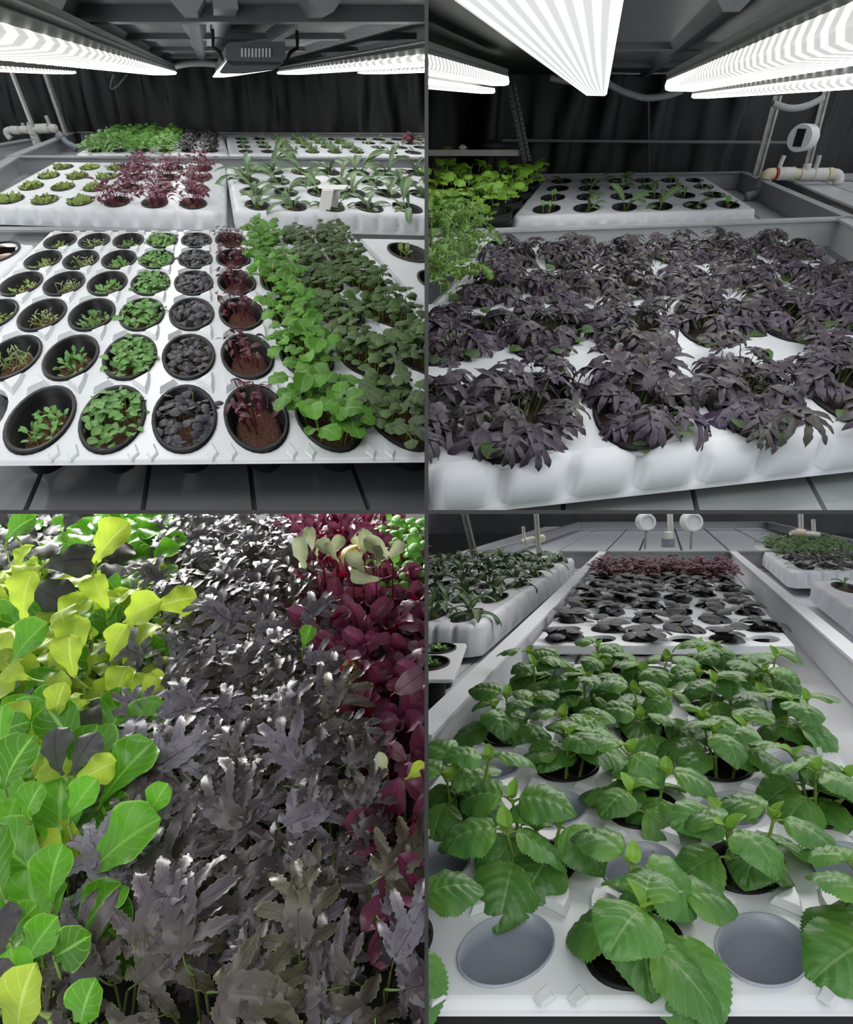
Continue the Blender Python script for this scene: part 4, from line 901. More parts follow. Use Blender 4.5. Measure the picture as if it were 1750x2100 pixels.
# right posts, gauge and pipe
dp = R.dep(362, -.44)
post(R, 'pale steel post right of the back foam tray', (1592, 196), (1548, 362), dp, 18, 'post', group='posts by the right pipe')
post(R, 'pale steel post carrying the round white gauge', (1692, 188), (1652, 346), dp - .1, 15, 'post', group='posts by the right pipe')
m_ = (R.atd(1646, 282, dp - .2) - R.atd(1645, 282, dp - .2)).length
g = empty('gauge', R.atd(1645, 282, dp - .2), 'round white gauge with a dark window on the right post', 'gauge')
ax = (-R.e1 * .80 - R.e2 * .60).normalized(); gy = R.e3; gx = ax.cross(gy).normalized(); cc = R.atd(1640, 283, dp - .2)
V = []; n = 28
for o, rr in ((-34, 24), (-2, 25), (0, 24), (0, 21)):
    for k in range(n): V.append(cc + ax * o * m_ + (gx * math.cos(2 * PI * k / n) + gy * math.sin(2 * PI * k / n)) * rr * m_)
gc = mk('case', V, [(i * n + k, i * n + (k + 1) % n, (i + 1) * n + (k + 1) % n, (i + 1) * n + k) for i in range(3) for k in range(n)] + [tuple(range(3 * n, 4 * n))], 'gauge', g, R)
V, Fc = quadbox(cc + ax * .5 * m_ - gy * 15 * m_, cc + ax * .5 * m_ + gy * 16 * m_, gx * 8.5 * m_, ax * .8 * m_); mk('window', V, Fc, 'hole', gc, R)
pr = empty('water_pipe', R.atd(1640, 358, dp - .25), 'white plastic water pipe with red ring and valves at right', 'pipe')
m_ = (R.atd(1641, 358, dp - .25) - R.atd(1640, 358, dp - .25)).length
pipe_bits(R, pr, [('elbow', [(1569, 372), (1570, 362), (1576, 357), (1588, 356)], 10.5, 'pvcy'), ('red_ring', [(1590, 356), (1594, 356)], 11.2, 'red'), ('valve', [(1594, 356), (1600, 356), (1622, 356), (1628, 356)], 12, 'pvc'),
    ('pipe', [(1600, 357), (1700, 358)], 9, 'pvc'), ('coupling', [(1628, 356), (1640, 357)], 10, 'pvcy'), ('tee', [(1640, 357), (1668, 357)], 11, 'pvc'), ('riser', [(1652, 357), (1657, 336)], 8, 'pvc'), ('valve', [(1668, 357), (1695, 357)], 11.5, 'pvc'),
    ('coupling', [(1697, 356), (1706, 356)], 11, 'pvcy'), ('elbow', [(1704, 357), (1715, 358), (1720, 364), (1719, 374)], 10.5, 'pvc'), ('valve_handle', [(1598, 347), (1602, 334), (1609, 319)], 4.5, 'pvc'), ('valve_handle', [(1672, 347), (1677, 334), (1681, 319)], 4.5, 'conduit')], dp - .25, m_)
er = empty('drain_elbow', R.atd(1550, 390, dp - .35), 'grey drain elbow emptying into the right trough', 'pipe')
pipe_bits(R, er, [('collar', [(1570, 366), (1562, 386)], 13.5, 'elbow'), ('spout', [(1562, 382), (1554, 396), (1532, 404)], 8.5, 'elbow'), ('mouth', [(1536, 403), (1530, 405)], 9.2, 'elbow')], dp - .35, m_)

# back foam tray
TB = Tray(R, H0, [(0, 0, 1122, 429), (5, 0, 1493, 420), (0, 3, 1153, 372), (5, 3, 1425, 370)], 6, 4)
tray_body(TB, 'foam_tray', 'white foam tray with dark cups at the back of upper right bay', 'foam', .335, (.62, .58, .42, .55), .055, .010, .018)
p = TB.pitch
for u in range(6):
    for v in range(4):
        rg = random.Random(900 + u * 7 + v)
        c = cup(TB, u, v, 'seedling_cup', f'black cup, row {ORD[v]} from front, {ORD[u]} from left, back right foam tray', 'plant cup', .34, .05, .028, 'seedling cups of the back right foam tray', lipw=.07, soilmat='darksoil')
        if (u, v) in ((0, 1), (0, 0), (5, 0), (1, 3), (4, 3), (2, 1)): scatter_mesh('seedlings', [(A_sprout[k % 3], TB.P(u + .1 * rg.uniform(-1, 1), v + .1 * rg.uniform(-1, 1), -.02), R.R @ rot(k * 2.1, -.1), p * .22) for k in range(4)], ['bush', 'pale'], c, R)
        elif (u, v) not in ((0, 2), (5, 3)): rosette(TB, c, TB.P(u, v, -.02), L_strapb + L_strap[:1], 4 + (v == 3 and u == 2) * 3, p * (.62 if (u, v) in ((3, 0), (2, 0), (1, 0), (2, 3)) else .42), rg, .35, .01)

# green choy in black pots at left
TC = Tray(R, H0, [(0, 0, 798, 452), (3, 0, 1020, 447), (0, 3, 916, 388), (3, 3, 1082, 386)], 4, 4)
p = TC.pitch
for u in range(4):
    for v in range(4):
        x, y = TC.px(u, v)
        if x < 850: continue
        rg = random.Random(1100 + u * 7 + v)
        c = cup(TC, u, v, 'choy_pot', f'bright green leafy choy in black pot, row {ORD[v]} from front, {ORD[3 - u]} from right', 'potted plant', .42, .05, .012, 'bright green choy plants', lipw=.07, rise=.03)
        for k in range(20):
            du, dv = disc(rg, .42)
            put('leaf', rg.choice(L_choy), c, TC.P(u + du, v + dv) + R.up * rg.uniform(.03, .125), R.R @ rot(rg.uniform(0, 6.28), rg.uniform(-.35, .35), rg.uniform(-.3, .3)), p * rg.uniform(.26, .42), R)
# frilly mizuna at the left edge
TM = Tray(R, H0, [(0, 0, 775, 592), (1, 0, 905, 588), (0, 1, 850, 512), (1, 1, 948, 510)], 2, 2)
tray_body(TM, 'foam_tray', 'white foam tray under frilly mizuna at left of upper right bay', 'foam', .32, (.6, .50, .7, .45), .06, .010, .018)
p = TM.pitch
for i, (px_, py_) in enumerate(((905, 590), (948, 510), (882, 545), (900, 475), (930, 470))):
    rg = random.Random(1200 + i); b = R.at(px_, py_, H0)
    c = empty('mizuna', b, f'{["lowest", "rightmost", "leftmost", "topmost left", "topmost right"][i]} clump of frilly pale green mizuna', 'mizuna plant', 'frilly mizuna clumps')
    for k in range(30):
        o = R.e1 * rg.uniform(-.35, .35) * p + R.e2 * rg.uniform(-.5, .5) * p
        put('leaf', rg.choice(L_miz), c, b + o + R.up * rg.uniform(-.01, .05), R.R @ rot(rg.uniform(0, 6.28), rg.uniform(-.5, .3)), p * rg.uniform(.30, .55), R)
# purple kale tray
TK = Tray(R, H0, [(1, 0, 1075, 845), (4, 0, 1727, 792), (0, 3, 1050, 534), (5, 3, 1592, 517)], 6, 4)
tray_body(TK, 'foam_tray', 'large white foam tray of purple kale in upper right foreground', 'foam', .40, (.62, .62, .36, .60), .078, .026, .022, nper=4)
p = TK.pitch
rown = ['front', 'second', 'third', 'back']
for u in range(6):
    for v in range(4):
        x, y = TK.px(u, v)
        if x < 820 or x > 2000: continue
        rg = random.Random(1300 + u * 7 + v)
        c = cup(TK, u, v, 'kale_pot', f'frilly purple kale clump, {rown[v]} row, {ORD[u]} from left, upper right tray', 'potted plant', .41, .06, .02, 'purple kale clumps of the upper right tray', lipw=.08, soilmat='darksoil')
        for k in range(34):
            du, dv = disc(rg, .38 if k < 25 else .2); du *= .8; hh = rg.uniform(.0, .035) - (.012 if k > 23 else 0)
            q = TK.P(u + du * .6, v + dv * .6, -.02); b = TK.P(u + du, v + dv) + R.up * hh
            az = math.atan2(dv, du) - PI / 2 + rg.uniform(-.9, .9)
            V, Fc = tube([q, b], [.0016, .0016], 3, False); mk('stem', V, Fc, 'stemk', c, R)
            put('leaf', rg.choice(L_kale), c, b, R.R @ rot(az, rg.uniform(-.30, .35), rg.uniform(-.3, .3)), p * rg.uniform(.26, .42), R)
        for k in range(6):
            a = rg.uniform(-2.6, -.4) if k < 4 else rg.uniform(0, 6.28); du, dv = .30 * math.cos(a), .30 * math.sin(a)
            put('cotyledon', rg.choice(L_coty), c, TK.P(u + du, v + dv, .0), R.R @ rot(a - PI / 2, rg.uniform(-.1, .3)), p * rg.uniform(.13, .19), R, 'round green seed leaf')
for (px_, py_, s_, az, ti, lab) in ((965, 870, .52, -2.75, -.5, 'dark lobed kale leaf hanging over the tray front at left'), (1608, 822, .34, 3.3, -.6, 'dark lobed kale leaf hanging over the tray front at right')):
    b = R.at(px_, py_, H0 + .03); c = empty('kale_sprig', b, lab, 'kale leaf'); put('leaf', L_kale[1], c, b, R.R @ rot(az, ti, .1), p * s_, R)
# ================================================================== LOWER LEFT BAY
R = BL; HT = -.84; HC = -.70
V = [R.at(x, y, HT) for x, y in ((-700, 2500), (1500, 2500), (1100, 1040), (-250, 1040))]
mk('floor', V, [(0, 1, 2, 3)], 'dark', room=R, label='growing bed blackened for the dark gaps under the lower left leaves', cat='floor', kind='structure')  # black stands for the pots and for shade in the leaf gaps
def edge_l(y): return 130 + (2000 - y) * (330 - 130) / 940
def edge_r(y): return 830 - (1950 - y) * (830 - 560) / 890
ds = R.dep(2150, HC); de_ = R.dep(1045, HC); nrow = 15
def row_py(i, n, h=HC):
    """pixel row of plant row i, rows evenly spaced along the bench"""
    d = ds + (de_ - ds) * (i + .5) / n
    lo, hi = 1000.0, 2600.0
    for _ in range(40):
        mid = (lo + hi) / 2
        if R.dep(mid, h) > d: lo = mid
        else: hi = mid
    return mid
SZ = .082
def canopy(name, label, cat, group, px_, py_, leafs, n, rad, size, rg, tilt=.35, low=.05, stem='stemm', h0=HC, face=None, lean=0.):
    """one plant: leaves at the canopy with stems that run down to its root on the bed"""
    c0 = R.at(px_, py_, h0); root = c0 - R.e3 * (h0 - HT)
    e = empty(name, root, label, cat, group); n_ok = 0
    for k in range(n):
        a = k * 2.399 + rg.uniform(-.4, .4); q = rad * math.sqrt((k + .5) / n)
        b = c0 + (R.e1 * math.cos(a) + R.e2 * math.sin(a)) * q * .55 - R.up * rg.uniform(0, low) - R.up * q * .3
        az = (a - PI / 2) if face is None else face + rg.uniform(-.9, .9)
        o = put('leaf', rg.choice(leafs), e, b, R.R @ Matrix.Rotation(lean, 3, 'X') @ rot(az + rg.uniform(-.4, .4), rg.uniform(-tilt, tilt) - .05, rg.uniform(-tilt, tilt) * .7), size * rg.uniform(.75, 1.2), R)
        if o is not None:
            m = root.lerp(b, .55) + R.e1 * rg.uniform(-.01, .01)
            V, Fc = tube([root, m, b], [.003, .0022, .0018], 4, False); mk('stem', V, Fc, stem, e, R, smooth=True); n_ok += 1
    if n_ok == 0: bpy.data.objects.remove(e)
pos_w = ['nearest', 'second', 'third', 'fourth', 'fifth', 'sixth', 'seventh', 'eighth', 'ninth', 'tenth', 'eleventh', 'twelfth', 'thirteenth', 'fourteenth', 'farthest']
for i in range(nrow):
    y = row_py(i, nrow)
    for j in range(4):
        rg = random.Random(2000 + i * 11 + j); t = (j + .5) / 4
        x = edge_l(y) * (1 - t) + edge_r(y) * t
        mix = (L_kaleB * 3 + L_kaleO * 2 + L_kaleL) if y > 1650 else ((L_kaleB * 2 + L_kaleO + L_kaleL * 2) if y > 1350 else (L_kaleB + L_kaleL * 3))  # farther rows draw more of the leaves with sheen in their colour
        canopy('kale_plant', f'plum kale plant, {pos_w[i]} row, {["leftmost", "left middle", "right middle", "rightmost"][j]} column of the kale strip', 'kale plant', 'plum kale strip', x, y + rg.uniform(-6, 6), mix, 6, .070, .092, rg, .32, .06, 'stemk', lean=.22)
# beet strip to the right
for i in range(nrow):
    y = row_py(i, nrow)
    for j in range(5):
        x = edge_r(y) + (j + .55) * .075 * 1200 / (R.at(400, y, HC).y)
        if x > 930 or (y < 1180 and j > 4): continue
        rg = random.Random(2300 + i * 11 + j)
        canopy('beet_plant', f'crimson beet plant, {pos_w[i]} row, {ORD[j]} from the kale strip', 'beet plant', 'crimson beet strip', x, y, L_beet * 2 + L_beetp, 10, .055, SZ * .78, rg, .5, .04, 'stemr', h0=HC - .045)
# choy strip to the left
def choy_kind(x, y, rg):
    r = rg.random()
    if y < 1170: return 'plum' if (x < 190 and r < .75) else 'green'
    if y < 1430: return 'lime' if r < .62 else ('green' if r < .85 else 'plum')
    return 'green' if r < .78 else ('lime' if r < .9 else 'plum')
LK = {'plum': L_plum, 'lime': L_lime + L_limed, 'green': L_green}
for i in range(nrow):
    y = row_py(i, nrow)
    for j in range(6):
        x = edge_l(y) - (j + .35) * .085 * 1200 / (R.at(400, y, HC).y)
        if x < -70: continue
        rg = random.Random(2600 + i * 11 + j); kd = choy_kind(x, y, rg)
        canopy('choy_plant', f'{dict(plum="plum purple", lime="lime yellow", green="fresh green")[kd]} choy, {pos_w[i]} row, {ORD[j]} from the kale strip', 'choy plant', 'leafy choy strip', x, y, LK[kd], 8, .06, SZ * 1.25, rg, .3, .05, 'pale', h0=HC - .04)
# single leaves that stand out, each on its own plant
def hero(px_, py_, h, length, ang, mesh, label, tilt=0., roll=0., name='choy_plant', cat='choy plant', base='pale', elev=.5):
    """leaf whose base is at pixel (px, py); it points along ang (degrees, screen sense: 0 right, 90 up)"""
    h -= .035; b = R.at(px_, py_, h); root = b - R.e3 * (h - HT)
    e = empty(name, root, label, cat, 'single standing leaves')
    L = length * b.y / 1200.0
    a = math.radians(ang)
    R3 = R.R @ Matrix.Rotation(a - PI / 2, 3, 'Z') @ Matrix.Rotation(tilt, 3, 'X') @ Matrix.Rotation(roll, 3, 'Y')
    put('leaf', mesh, e, b, Matrix.Rotation(elev, 3, 'X') @ R3, L, R)
    V, Fc = tube([root, root.lerp(b, .5), b], [.0025, .002, .002], 5, False); mk('stem', V, Fc, base, e, R, smooth=True)
G, Li, Ld, Pl = L_green, L_lime, L_limed, L_plum
for k, a in enumerate([
    (190, 1180, -.66, 120, 45, Li[0], 'large pale lime leaf standing tall near the top left'),
    (300, 1260, -.66, 95, 20, Ld[0], 'lime leaf curling toward the kale strip, upper left'),
    (250, 1290, -.66, 110, 25, Li[1], 'narrow lime leaf below the curling one'),
    (240, 1270, -.67, 85, 115, Li[2], 'upright lime leaf left of the curling one'),
    (60, 1300, -.67, 110, 80, Li[0], 'broad yellow lime leaf at the left edge'),
    (180, 1330, -.67, 100, 130, Ld[1], 'arched lime leaf in the middle of choy strip'),
    (25, 1375, -.66, 105, 50, G[0], 'glossy dark green oval leaf over the lime leaves'),
    (170, 1410, -.66, 95, 100, Li[2], 'upright yellow-green leaf beside the kale'),
    (230, 1370, -.66, 90, 60, Li[1], 'folded lime leaf touching the kale strip'),
    (90, 1400, -.66, 80, 160, Ld[2], 'low lime leaf pointing left under the oval leaf'),
    (210, 1430, -.645, 75, 200, Ld[0], 'flat lime leaf lying across the green ones'),
    (120, 1500, -.66, 90, 75, Li[0], 'square lime leaf behind the plum leaves'),
    (150, 1610, -.66, 95, 70, Pl[0], 'grey plum leaf standing in the middle left'),
    (145, 1610, -.66, 105, 110, Pl[1], 'second grey plum leaf of the standing pair'),
    (10, 1640, -.65, 125, 62, G[1], 'long green spoon leaf rising from the left edge'),
    (135, 1620, -.655, 95, 30, Ld[2], 'small lime leaf in front of the plum pair'),
    (60, 1690, -.65, 95, 60, G[2], 'green leaf with notched edge at lower left'),
    (140, 1690, -.65, 95, 55, G[0], 'matt green oval leaf left of the kale'),
    (20, 1560, -.66, 95, 95, G[1], 'ribbed green leaf at the left edge'),
    (10, 1500, -.655, 80, 15, G[2], 'pointed blue-green leaf at the left edge'),
    (30, 1870, -.64, 150, 100, G[0], 'tall bright green leaf at lower left edge'),
    (20, 1930, -.645, 90, 50, G[1], 'rounded green leaf above the mottled one'),
    (60, 2130, -.65, 170, 75, Li[1], 'large bright leaf at the bottom left'),
    (-30, 2110, -.63, 130, 70, Pl[2], 'mottled plum and green leaf in bottom left corner'),
    (20, 1990, -.645, 110, 100, Pl[0], 'dark veined green-plum leaf at lower left edge'),
    (110, 1960, -.66, 120, 30, G[2], 'green leaf half hidden under the kale, lower left'),
    (300, 1690, -.66, 80, 60, G[0], 'green leaf showing between kale leaves, centre left'),
    (10, 1120, -.64, 80, 35, G[1], 'green leaf between plum leaves at top left'),
    (80, 1170, -.65, 110, 10, Pl[1], 'dark plum leaf lying flat at top left'),
    (60, 1190, -.65, 120, -25, Pl[2], 'long plum leaf drooping to the right, top left'),
    (100, 2090, -.65, 140, 115, G[1], 'broad green leaf low at the bottom left'),
    (175, 2110, -.66, 120, 70, G[2], 'green leaf under the kale at the bottom edge'),
    (50, 1985, -.655, 110, 55, G[0], 'green leaf behind the mottled corner leaf'),
    (110, 1870, -.665, 120, 80, G[1], 'shaded green leaf beside the kale, lower left'),
    (40, 1110, -.64, 110, 120, Pl[0], 'broad plum leaf in the top left corner'),
    (130, 1110, -.64, 90, 60, Pl[1], 'ruffled plum leaf beside the top left corner'),
]):
    hero(*a)
for k in range(14):
    rg = random.Random(3000 + k); x = 640 + (k % 7) * 27 + rg.uniform(-8, 8); y = 1150 + (k // 7) * 28 + rg.uniform(-8, 8)
    yel = k in (2, 10)
    hero(x, y, -.625, rg.uniform(45, 85), rg.uniform(25, 160), (L_chardy if yel else L_chard)[k % 2], f'{"yellow orange" if yel else "pale silvery"} chard leaf, {ORD[k % 7]} from left in the {"back" if k < 7 else "front"} chard row', name='chard_plant', cat='chard plant', base='stemr', tilt=rg.uniform(-.4, .3), roll=rg.uniform(-.8, .8))
hero(690, 1390, -.69, 60, 40, L_chardy[0], 'orange curled chard leaf among the beets', name='chard_plant', cat='chard plant', base='stemr')
hero(800, 1430, -.68, 85, 35, L_beetp[0], 'pale pink pointed leaf at the right edge of beets', name='beet_plant', cat='beet plant', base='stemr')
hero(620, 1340, -.69, 50, 70, L_green[0], 'small olive green leaf between kale and beets', name='choy_plant', cat='choy plant')
hero(795, 1580, -.68, 55, 110, L_chard[0], 'small light green shoot rising among the beets', name='chard_plant', cat='chard plant')
hero(830, 1600, -.68, 50, 40, L_lime[0], 'tiny lime shoot at the right edge of beets', name='chard_plant', cat='chard plant')
for k in range(10):
    rg = random.Random(3100 + k); x = 806 + (k % 4) * 24; y = 1070 + (k // 4) * 48
    canopy('herb_plant', f'bright small-leaved herb in top right corner of lower left bay, number {ORD[k]} from the top', 'herb', 'small bright herbs', x, y, L_mint, 22, .10, SZ * .40, rg, .5, .06, 'stem', h0=HC + .02)
# ================================================================== LOWER RIGHT BAY
R = BR; H0 = -.50; HF = -.62; HR = -.465
dback = R.dep(1062, -.62)
V = [R.W(x, dback, h) for h in (-.85, .2) for x in (-4, 18)]
mk('wall_back', V, [(0, 1, 3, 2)], 'wallbr', room=R, label='dark wall behind the lower right benches', cat='wall', kind='structure')
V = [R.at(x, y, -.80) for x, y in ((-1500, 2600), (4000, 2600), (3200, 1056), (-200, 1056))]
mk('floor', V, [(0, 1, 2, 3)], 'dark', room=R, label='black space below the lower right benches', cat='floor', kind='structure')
def q_(y): return y - 1009.0
def vx(x, y0, y): return 1359 + (x - 1359) * q_(y) / q_(y0)
plank_floor(R, 'floor', 'white plank bench left of the lower right gutter', 'foam', 1400, [500, 560, 640, 715, 790, 860, 925, 965], 1600, 1136, HF, gap=.004)
plank_floor(R, 'floor', 'white plank bench right of the lower right gutter', 'foam', 1400, [1768, 1830, 1910, 1990, 2080, 2180], 1500, 1136, HF, gap=.004)
plank_floor(R, 'floor', 'grey gutter floor under the shiso and basil trays', 'trough_light', 1400, [960, 1160, 1360, 1560, 1770], 1990, 1136, HF, gap=.004)
plank_floor(R, 'floor', 'pale bench running on behind the amaranth', 'foam', 1132, [940, 1040, 1140, 1240, 1310, 1400, 1500, 1600, 1700], 1134, 1080, HF + .02, gap=.01)
rim(R, (860, 1504, HR), (1236, 1131, HR), 'bench_rim', 'long white left wall of the lower right gutter', 'foam', w=.035, drop=.14)
rim(R, (1502, 1129, HR), (1790, 1370, HR), 'bench_rim', 'long white right wall of the lower right gutter', 'foam', w=.035, drop=.14)
rim(R, (1150, 1130, HR), (1600, 1130, HR), 'bench_rim', 'grey cross wall behind the amaranth', 'trough', w=.04, drop=.14)
rim(R, (1600, 1131, HR), (1800, 1131, HR), 'bench_rim', 'grey cross wall at right behind the green bushes', 'trough', w=.04, drop=.14)
rim(R, (850, 1168, HR), (1190, 1071, HR), 'bench_rim', 'grey outer edge of the left bench, lower right bay', 'trough', w=.05, drop=.10)
rim(R, (1185, 1071, HR), (1580, 1070, HR), 'bench_rim', 'far end wall of the lower right benches', 'trough', w=.05, drop=.10)
rim(R, (1575, 1070, HR), (1800, 1118, HR), 'bench_rim', 'grey outer edge of the right bench, lower right bay', 'trough', w=.05, drop=.10)
# posts, gauges in the distance
post(R, 'weathered post at far left of lower right bay', (950, 1051), (972, 1142), R.dep(1142, HR), 18, 'post', group='far posts of lower right bay')
post(R, 'white post behind the strap-leaved tray', (1098, 1051), (1104, 1136), R.dep(1128, HR) - .3, 12, 'pvc', group='far posts of lower right bay')
post(R, 'short white post left of the far pipe', (1072, 1080), (1076, 1124), R.dep(1120, HR) - .2, 8, 'pvc', group='far posts of lower right bay')
post(R, 'far white post right of centre', (1640, 1051), (1641, 1092), R.dep(1092, HR), 10, 'pvc', group='far posts of lower right bay')
post(R, 'short far white post at right', (1666, 1065), (1668, 1094), R.dep(1094, HR) - .2, 8, 'pvc', group='far posts of lower right bay')
post(R, 'white upright between the two round gauges', (1372, 1051), (1374, 1118), R.dep(1118, HR), 12, 'pvc', group='far posts of lower right bay')
pr = empty('water_pipe', R.atd(1095, 1110, R.dep(1122, HR)), 'pale pipe joint at the far left white post', 'pipe')
dq = R.dep(1122, HR) - .5; m_ = (R.atd(1001, 1110, dq) - R.atd(1000, 1110, dq)).length
pipe_bits(R, pr, [('pipe', [(1070, 1112), (1118, 1104)], 6, 'pvc'), ('coupling', [(1078, 1111), (1096, 1108)], 9, 'pvc'), ('coupling', [(1100, 1106), (1116, 1103)], 8, 'pvcy')], dq, m_)
pr = empty('water_pipe', R.atd(1640, 1090, R.dep(1094, HR)), 'pale pipe joint at the far right posts', 'pipe')
pipe_bits(R, pr, [('pipe', [(1622, 1092), (1680, 1096)], 5, 'pvc'), ('coupling', [(1630, 1091), (1650, 1092)], 7, 'pvcy')], dq, m_)
dg = R.dep(1122, HR) + .1; mg = (R.atd(1401, 1068, dg) - R.atd(1400, 1068, dg)).length
for x, y, rr, lab in ((1325, 1070, 18, 'left round white gauge on a stand in the far background'), (1419, 1070, 20, 'right round white gauge on a stand in the far background')):
    c0 = R.atd(x, y, dg); g = empty('gauge', R.atd(x, 1125, dg), lab, 'gauge', 'round gauges in the far background'); n = 24; V = []
    for o, s_ in ((.05, 1.0), (-.02, 1.0), (-.05, .92), (-.05, .72), (-.03, .68)):
        for k in range(n): V.append(c0 + R.e2 * o + (R.e1 * math.cos(2 * PI * k / n) + R.e3 * math.sin(2 * PI * k / n)) * rr * s_ * mg)
    mk('dial', V, [(i * n + k, i * n + (k + 1) % n, (i + 1) * n + (k + 1) % n, (i + 1) * n + k) for i in range(4) for k in range(n)] + [tuple(range(4 * n, 5 * n))], 'gauge', g, R)
    V, Fc = tube([R.atd(x, y + rr * .9, dg), R.atd(x - 2, 1126, dg)], 2.6 * mg, 8); mk('stand', V, Fc, 'conduit', g, R, smooth=True)
vb = empty('valve', R.atd(1371, 1112, dg - .1), 'blue grey valve between the two gauge stands', 'valve')
pipe_bits(R, vb, [('body', [(1371, 1122), (1371, 1112), (1371, 1104)], 13, 'elbow'), ('neck', [(1371, 1106), (1371, 1090)], 8, 'pvc')], dg - .1, mg)

# far trays of the gutter
TBs = Tray(R, H0, [(0, 0, 1150, 1310), (5, 0, 1570, 1310), (0, 9, 1231, 1194), (5, 9, 1488, 1194)], 6, 13)
tray_body(TBs, 'seedling_tray', 'white tray of purple basil and red amaranth behind the shiso', 'white', .36, (.55, .55, .55, .6), .03, 0, .006)
p = TBs.pitch
for u in range(6):
    for v in range(13):
        rg = random.Random(4000 + u * 17 + v)
        if v >= 10:
            c = cup(TBs, u, v, 'amaranth_cup', f'maroon amaranth at the far end, {["front", "middle", "back"][v - 10]} row, {ORD[u]} from left', 'plant cup', .37, .05, .02, 'far maroon amaranth', n=16)
            bush(TBs, c, u, v, 70, .62, .115, p * .26, ['amar', 'stemr'], rg)
        elif (u + v) % 2 == 0:
            c = cup(TBs, u, v, 'purple_basil_cup', f'dark purple-green basil cup, row {ORD[v]} behind the shiso, {ORD[u]} column', 'plant cup', .38, .05, .02, 'purple basil cups behind the shiso', n=20, soilmat='darksoil')
            rosette(TBs, c, TBs.P(u, v, .012), L_bpur, 13, p * .46, rg, .55, .025)
# left tray with strap leaves
TLs = Tray(R, H0 + .02, [(0, 0, 456, 1262), (7, 0, 960, 1262), (0, 5, 868, 1150), (7, 5, 1142, 1150)], 8, 6)
tray_body(TLs, 'foam_tray', 'white foam tray of dark strap-leaved plants left of the gutter', 'foam', .34, (.6, .55, .40, .5), .115, .016, .02)
p = TLs.pitch
for u in range(8):
    for v in range(6):
        x, y = TLs.px(u, v)
        if x < 850: continue
        rg = random.Random(4300 + u * 7 + v)
        c = cup(TLs, u, v, 'strap_plant_cup', f'dark green strap-leaved plant, row {ORD[v]} from front, {ORD[7 - u]} from the gutter', 'plant cup', .35, .05, .02, 'strap-leaved plants left of the gutter', n=18)
        rosette(TLs, c, TLs.P(u, v, -.01), L_strapd, 11, p * .95, rg, .5, .02)
# right trays
TRs = Tray(R, H0 + .03, [(0, 0, 1650, 1162), (3, 0, 1800, 1162), (0, 3, 1582, 1122), (3, 3, 1690, 1122)], 4, 4)
tray_body(TRs, 'foam_tray', 'white foam tray of green and purple bushes right of the gutter', 'foam', .34, (.70, .6, .45, .5), .10, .014, .02)
p = TRs.pitch
for u in range(4):
    for v in range(4):
        x, y = TRs.px(u, v)
        if x > 1790: continue
        rg = random.Random(4500 + u * 7 + v); g_ = v >= 1
        c = cup(TRs, u, v, 'green_bush_cup' if g_ else 'purple_bush_cup', f'{"bushy green" if g_ else "bushy purple-black"} plant, row {ORD[v]} from front, {ORD[u]} from the gutter, right bench', 'plant cup', .35, .05, .02, 'bushes on the right bench', n=16)
        bush(TRs, c, u, v, 100, .62, .12 if g_ else .10, p * .24, ['strapd', 'stem'] if g_ else ['bushp', 'stemp'], rg)
TRf = Tray(R, H0 + .02, [(0, 0, 1905, 1300), (1, 0, 2010, 1300), (0, 2, 1735, 1205), (1, 2, 1805, 1205)], 2, 3)
tray_body(TRf, 'foam_tray', 'white foam tray cut off at the right edge of lower right bay', 'foam', .34, (.62, .6, .5, .45), .10, .014, .02)
c = cup(TRf, 0, 2, 'seedling_cup', 'black cup with a small shoot at the right edge', 'plant cup', .35, .05, .02)
rosette(TRf, c, TRf.P(0, 2), L_strapb, 4, TRf.pitch * .35, random.Random(3), .3, .01)
TLf = Tray(R, H0, [(0, 0, 780, 1360), (1, 0, 880, 1360), (0, 1, 815, 1330), (1, 1, 900, 1330)], 2, 2)
tray_body(TLf, 'seedling_tray', 'corner of a white lipped tray at the left edge of lower right bay', 'white', .42, (.6, .60, .8, .45), .008, 0, .004, lip=True)
for v in range(2):
    c = cup(TLf, 1, v, 'seedling_cup', f'deep black cup of small sprouts at left edge, {"nearer" if v == 0 else "farther"} one', 'plant cup', .43, .12, .02)
    V, Fc = tube([TLf.P(1, v, -.004), TLf.P(1, v, -.11)], [TLf.pitch * .42, TLf.pitch * .34], 18); mk('cup_wall', V, Fc, 'pot', c, R, smooth=True)
    scatter_mesh('seedlings', [(random.Random(k).choice(A_sprout), TLf.P(1 + .25 * math.cos(k * 2.4) * (k % 7) / 7, v + .25 * math.sin(k * 2.4) * (k % 7) / 7, -.02), R.R @ rot(k, 0), TLf.pitch * .16) for k in range(40)], ['bush', 'pale'], c, R)

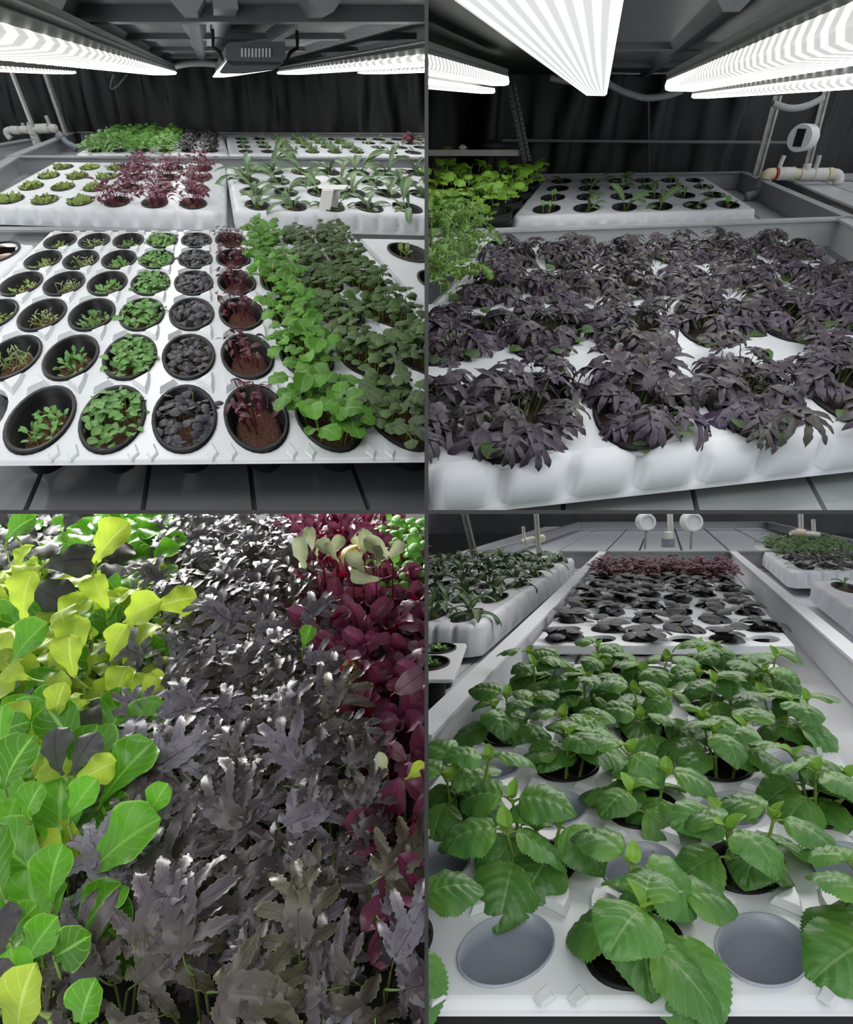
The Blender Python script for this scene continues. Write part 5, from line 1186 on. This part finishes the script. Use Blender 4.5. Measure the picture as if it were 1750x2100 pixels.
# front tray: shiso in black cups and empty cups in a chequer
TS = Tray(R, H0, [(1, 0, 1040, 1945), (3, 0, 1565, 1945), (1, 7, 1233, 1379), (3, 7, 1440, 1379)], 5, 8)
tray_body(TS, 'seedling_tray', 'large white moulded tray of shiso in the lower right foreground', 'white', .37, (.58, .58, .42, .55), .012, 0, .008, ribs=True, lip=True, thick=.004)
p = TS.pitch
for u in range(5):
    for v in range(8):
        x, y = TS.px(u, v)
        if x < 740 or x > 1880: continue
        rg = random.Random(5000 + u * 17 + v)
        if (u + v) % 2 == 1:
            if 850 < x < 1790: cup(TS, u, v, 'empty_cup', f'empty pale grey moulded cup, row {ORD[v]} from front, {ORD[u]} column, shiso tray', 'empty cup', .37, .12, None, 'empty cups of the shiso tray', lipw=.03, mat='cup', rise=.003, n=40)
            continue
        c = cup(TS, u, v, 'shiso_pot', f'bright green shiso in black cup, row {ORD[v]} from front, {ORD[u]} column', 'potted plant', .395, .07, .026, 'shiso plants in black cups', lipw=.09, soilmat='darksoil', n=36)
        ns = 3
        for s_ in range(ns):
            a = 2 * PI * s_ / ns + rg.uniform(-.5, .5); du, dv = .14 * math.cos(a), .14 * math.sin(a)
            q = TS.P(u + du, v + dv, -.024); lean = (R.e1 * math.cos(a) + R.e2 * math.sin(a)) * p * rg.uniform(.08, .22)
            hh = p * rg.uniform(.34, .60); top = TS.P(u + du, v + dv) + lean + R.up * hh
            path = spline([q, q.lerp(top, .5) + R.up * .006, top], 4); V, Fc = tube(path, [.0034 - .0018 * i / len(path) for i in range(len(path))], 6, False); mk('stem', V, Fc, 'stem', c, R, smooth=True)
            az = rg.uniform(0, 6.28)
            for (f_, sz, n, lv, ti) in ((.55, .62, 2, L_shiso, -.05), (.98, .52, 2, L_shiso, .2), (1.0, .20, 2, L_shisoy, .5)):
                b = q.lerp(top, f_)
                for k in range(n):
                    put('leaf', rg.choice(lv), c, b, R.R @ rot(az + k * PI + rg.uniform(-.3, .3), ti + rg.uniform(-.2, .15), rg.uniform(-.25, .25)), p * sz * rg.uniform(.82, 1.15), R)
                az += PI / 2
V = [TS.P(u_, -.405, w_) for w_ in (-.014, -.3) for u_ in (-.9, 4.9)]
V += [v_ + R.e2 * .004 for v_ in V]
mk('void_sheet', V, [(0, 1, 3, 2), (4, 6, 7, 5), (0, 4, 5, 1), (2, 3, 7, 6)], 'hole', room=R, label='black sheet put in for the dark void below the shiso tray', cat='bench wall', kind='structure')  # shade under the tray drawn as a black sheet hiding the cup bottoms
